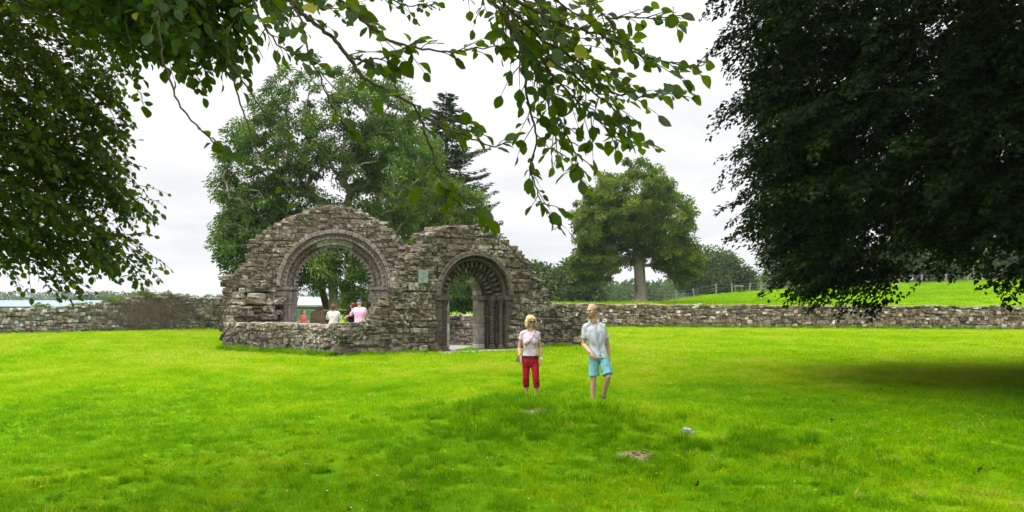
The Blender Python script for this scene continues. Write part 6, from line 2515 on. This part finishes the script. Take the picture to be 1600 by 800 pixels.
# her bag on a thin cross-body strap
o0 = np.array((PX(cx2, DW), DW, gw))
bag = tag(empty('shoulder_bag', o0 + q(809, 565)), 'small grey shoulder bag on a thin strap at the blond woman\'s hip', 'bag')
mb = MB()
cb = o0 + np.array(q(809.5, 560, -0.03))
prof_b = [(-0.040, -0.062), (0.050, -0.062), (0.062, -0.03), (0.045, 0.050), (0.005, 0.062), (-0.03, 0.01)]
v = np.array([(a, -0.035, b) for a, b in prof_b] + [(a, 0.035, b) for a, b in prof_b]) + cb
mb.add(v, [tuple(range(6))])
mb.f.append(np.array([tuple(range(11, 5, -1))]))
mb.f.append(np.array([(i, 6 + i, 6 + (i + 1) % 6, (i + 1) % 6) for i in range(6)]))
mb.build('pouch', plain('grey_leather', (0.10, 0.10, 0.10), 0.5, 0.4), bag)
mb = MB()
pts = [o0 + np.array(p) for p in (q(836, 511, 0.055), q(838.0, 512.5, -0.02), q(837.2, 516, -0.105), q(834, 523, -0.150), q(829, 532, -0.145), q(823, 540, -0.128), q(817, 548, -0.120), q(811.5, 555, -0.085))]
tube(mb, smooth_curve(pts, 26)[0], 0.006, 5)
mb.build('strap', plain('dark_strap', (0.04, 0.035, 0.035), 0.6, 0.3), bag)

# -------- the visitors inside the ruin
GZ = 0.0


def upright(h, lean=0.0, arms=None):
    k = h / 1.76
    j = dict(head=(0, -0.01, 1.64), neck=(0, 0, 1.49), shL=(-0.185, 0, 1.42), shR=(0.185, 0, 1.42), elL=(-0.225, 0.03, 1.13), elR=(0.225, 0.03, 1.13), wrL=(-0.22, -0.08, 0.90), wrR=(0.22, -0.08, 0.90),
             hipL=(-0.09, 0, 0.92), hipR=(0.09, 0, 0.92), knL=(-0.10, -0.02, 0.50), knR=(0.10, -0.02, 0.50), anL=(-0.10, 0.03, 0.08), anR=(0.10, 0.03, 0.08), handL=(0.05, -0.1, -1), handR=(-0.05, -0.1, -1))
    j.update(arms or {})
    out = {}
    for a, b in j.items():
        out[a] = tuple(np.array(b, float) * (k if not a.startswith(('hand', 'palm')) else 1)) if not isinstance(b, (int, float)) else b
    return out, k


navy = cloth('navy_trousers', (0.022, 0.028, 0.055))
black = cloth('black_clothes', (0.012, 0.012, 0.014))
# older man in pink shirt and cap, back to us, arm out towards his neighbour
d5 = 35.2
j, k = upright(1.80, arms=dict(elR=(0.34, -0.10, 1.20), wrR=(0.52, -0.20, 1.14), handR=(0.8, -0.4, -0.4), elL=(-0.22, -0.10, 1.14), wrL=(0.02, -0.30, 1.12), handL=(0.9, -0.2, 0), head=(0.02, -0.03, 1.645)))
person('person', 'older man in pink striped shirt and blue cap seen from behind in the ruin', (PX(562, d5), d5, GZ), math.pi, j,
       dict(s=k, skin=S_fair, fat=1.12, yaw=0.25, face=True,
            garments=[dict(type='top', name='shirt', mat=stripes('pink_striped_shirt', (0.68, 0.36, 0.48), (0.78, 0.52, 0.62)), t0=0.02, t1=1.05, sleeve=0.95, infl=0.02, folds=0.010),
                      dict(type='legs', name='trousers', mat=navy, len=1.92, r0=0.10, rk=0.08, r1=0.075, t1=0.14),
                      dict(type='shoes', name='shoes', mat=black),
                      dict(type='hair', name='hair', mat=plain('grey_hair', (0.35, 0.33, 0.31), 0.8, 0.2), folds=0.001, lobes=[((0, 0.035, 0.0), (0.078, 0.078, 0.055))]),
                      dict(type='hair', name='cap', mat=cloth('blue_cap', (0.07, 0.075, 0.17)), folds=0.001, lobes=[((0, 0.012, 0.062), (0.084, 0.103, 0.068)), ((0, -0.11, 0.050), (0.062, 0.060, 0.012))])]), voxel=0.011)
# companion in black beside him
d6 = 35.5
j, k = upright(1.70, arms=dict(elL=(-0.23, -0.05, 1.15), wrL=(-0.16, -0.26, 1.05), elR=(0.24, -0.04, 1.14), wrR=(0.22, -0.22, 0.98)))
person('person', 'person in black standing beside the man in pink', (PX(551, d6), d6, GZ), math.pi + 0.5, j,
       dict(s=k, skin=S_tan, fat=0.98, yaw=0.2,
            garments=[dict(type='top', name='top', mat=black, t0=-0.02, t1=1.05, sleeve=0.5, infl=0.014),
                      dict(type='legs', name='trousers', mat=cloth('dark_blue_jeans', (0.02, 0.035, 0.08)), len=1.92, r0=0.10, rk=0.075, r1=0.07, t1=0.14),
                      dict(type='shoes', name='shoes', mat=black),
                      dict(type='hair', name='hair', mat=plain('dark_red_hair', (0.10, 0.045, 0.025), 0.6, 0.3, 0.3, 50), folds=0.003, lobes=[((0, 0.022, 0.040), (0.084, 0.100, 0.084)), ((0, 0.05, -0.02), (0.080, 0.062, 0.080))])]), voxel=0.011)
# woman photographing, white floral blouse
d7 = 34.6
j, k = upright(1.64, arms=dict(elR=(0.27, -0.16, 1.20), wrR=(0.19, -0.34, 1.46), handR=(-0.15, -0.25, 1), palmR=(-1, 0, 0), elL=(-0.24, -0.10, 1.17), wrL=(-0.05, -0.36, 1.42), handL=(0.5, -0.3, 0.7), palmL=(0.8, 0, 0.3)))
person('person', 'woman with brown hair in white floral blouse taking a photograph in the ruin', (PX(521, d7), d7, GZ), math.pi, j,
       dict(s=k, female=True, skin=S_fair, fat=1.06, yaw=-0.1,
            garments=[dict(type='top', name='blouse', mat=cloth('white_floral_blouse', (0.66, 0.62, 0.56), 0.05, (0.16, 0.22, 0.36), 12, 0.8), t0=-0.02, t1=1.05, sleeve=1.3, infl=0.02, folds=0.012),
                      dict(type='legs', name='trousers', mat=navy, len=1.9, r0=0.10, rk=0.075, r1=0.07, t1=0.14),
                      dict(type='shoes', name='shoes', mat=black),
                      dict(type='hair', name='hair', mat=plain('chestnut_hair', (0.11, 0.045, 0.025), 0.55, 0.3, 0.3, 50), folds=0.006, lobes=[((0, 0.018, 0.036), (0.102, 0.112, 0.096)), ((0, 0.055, -0.030), (0.095, 0.066, 0.085))])]), voxel=0.011)
cm = np.array((PX(521, d7), d7, 0)) + np.array((-0.115, 0.40, 1.50))
mb = MB()
box(mb, cm, (0.055, 0.016, 0.035), 0, 0.5, 0.1)
co = mb.build('camera', plain('camera_body', (0.03, 0.03, 0.035), 0.4, 0.4))
mb = MB()
tube(mb, (cm + (0, 0.01, 0), cm + (0, 0.045, 0)), 0.024, 12)
mb.build('lens', plain('camera_lens', (0.02, 0.02, 0.025), 0.2, 0.5), co)
tag(co, 'small dark camera held up by the woman in the floral blouse', 'camera')
# red haired child in orange
d8 = 36.6
j, k = upright(1.43)
person('person', 'red haired child in orange top standing in the chancel arch', (PX(474, d8), d8, GZ), math.radians(70), j,
       dict(s=k, skin=S_fair, fat=0.98, hs=1.12, yaw=0.1,
            garments=[dict(type='top', name='top', mat=cloth('orange_top', (0.55, 0.14, 0.09)), t0=-0.02, t1=1.05, sleeve=0.5, infl=0.014),
                      dict(type='legs', name='trousers', mat=navy, len=1.9, r0=0.10, rk=0.075, r1=0.07, t1=0.14),
                      dict(type='shoes', name='shoes', mat=black),
                      dict(type='hair', name='hair', mat=plain('red_hair', (0.20, 0.075, 0.03), 0.55, 0.3, 0.3, 50), folds=0.003, lobes=[((0, 0.022, 0.040), (0.084, 0.100, 0.084)), ((0, 0.06, -0.03), (0.080, 0.056, 0.085))])]), voxel=0.011)

# ================================================================== summer haze
hz, t, out = new_mat('haze_air')
pv = N(t, 'ShaderNodeVolumePrincipled')
pv.inputs['Color'].default_value = (0.80, 0.88, 0.96, 1)
pv.inputs['Density'].default_value = 0.00018
pv.inputs['Anisotropy'].default_value = 0.0
L(t, pv.outputs[0], out.inputs['Volume'])
mb = MB()
box(mb, (0, 370, 10), (720, 450, 16.5))
ho = mb.build('haze', hz)
tag(ho, 'thin pale summer haze over the fields', 'haze', kind='stuff')
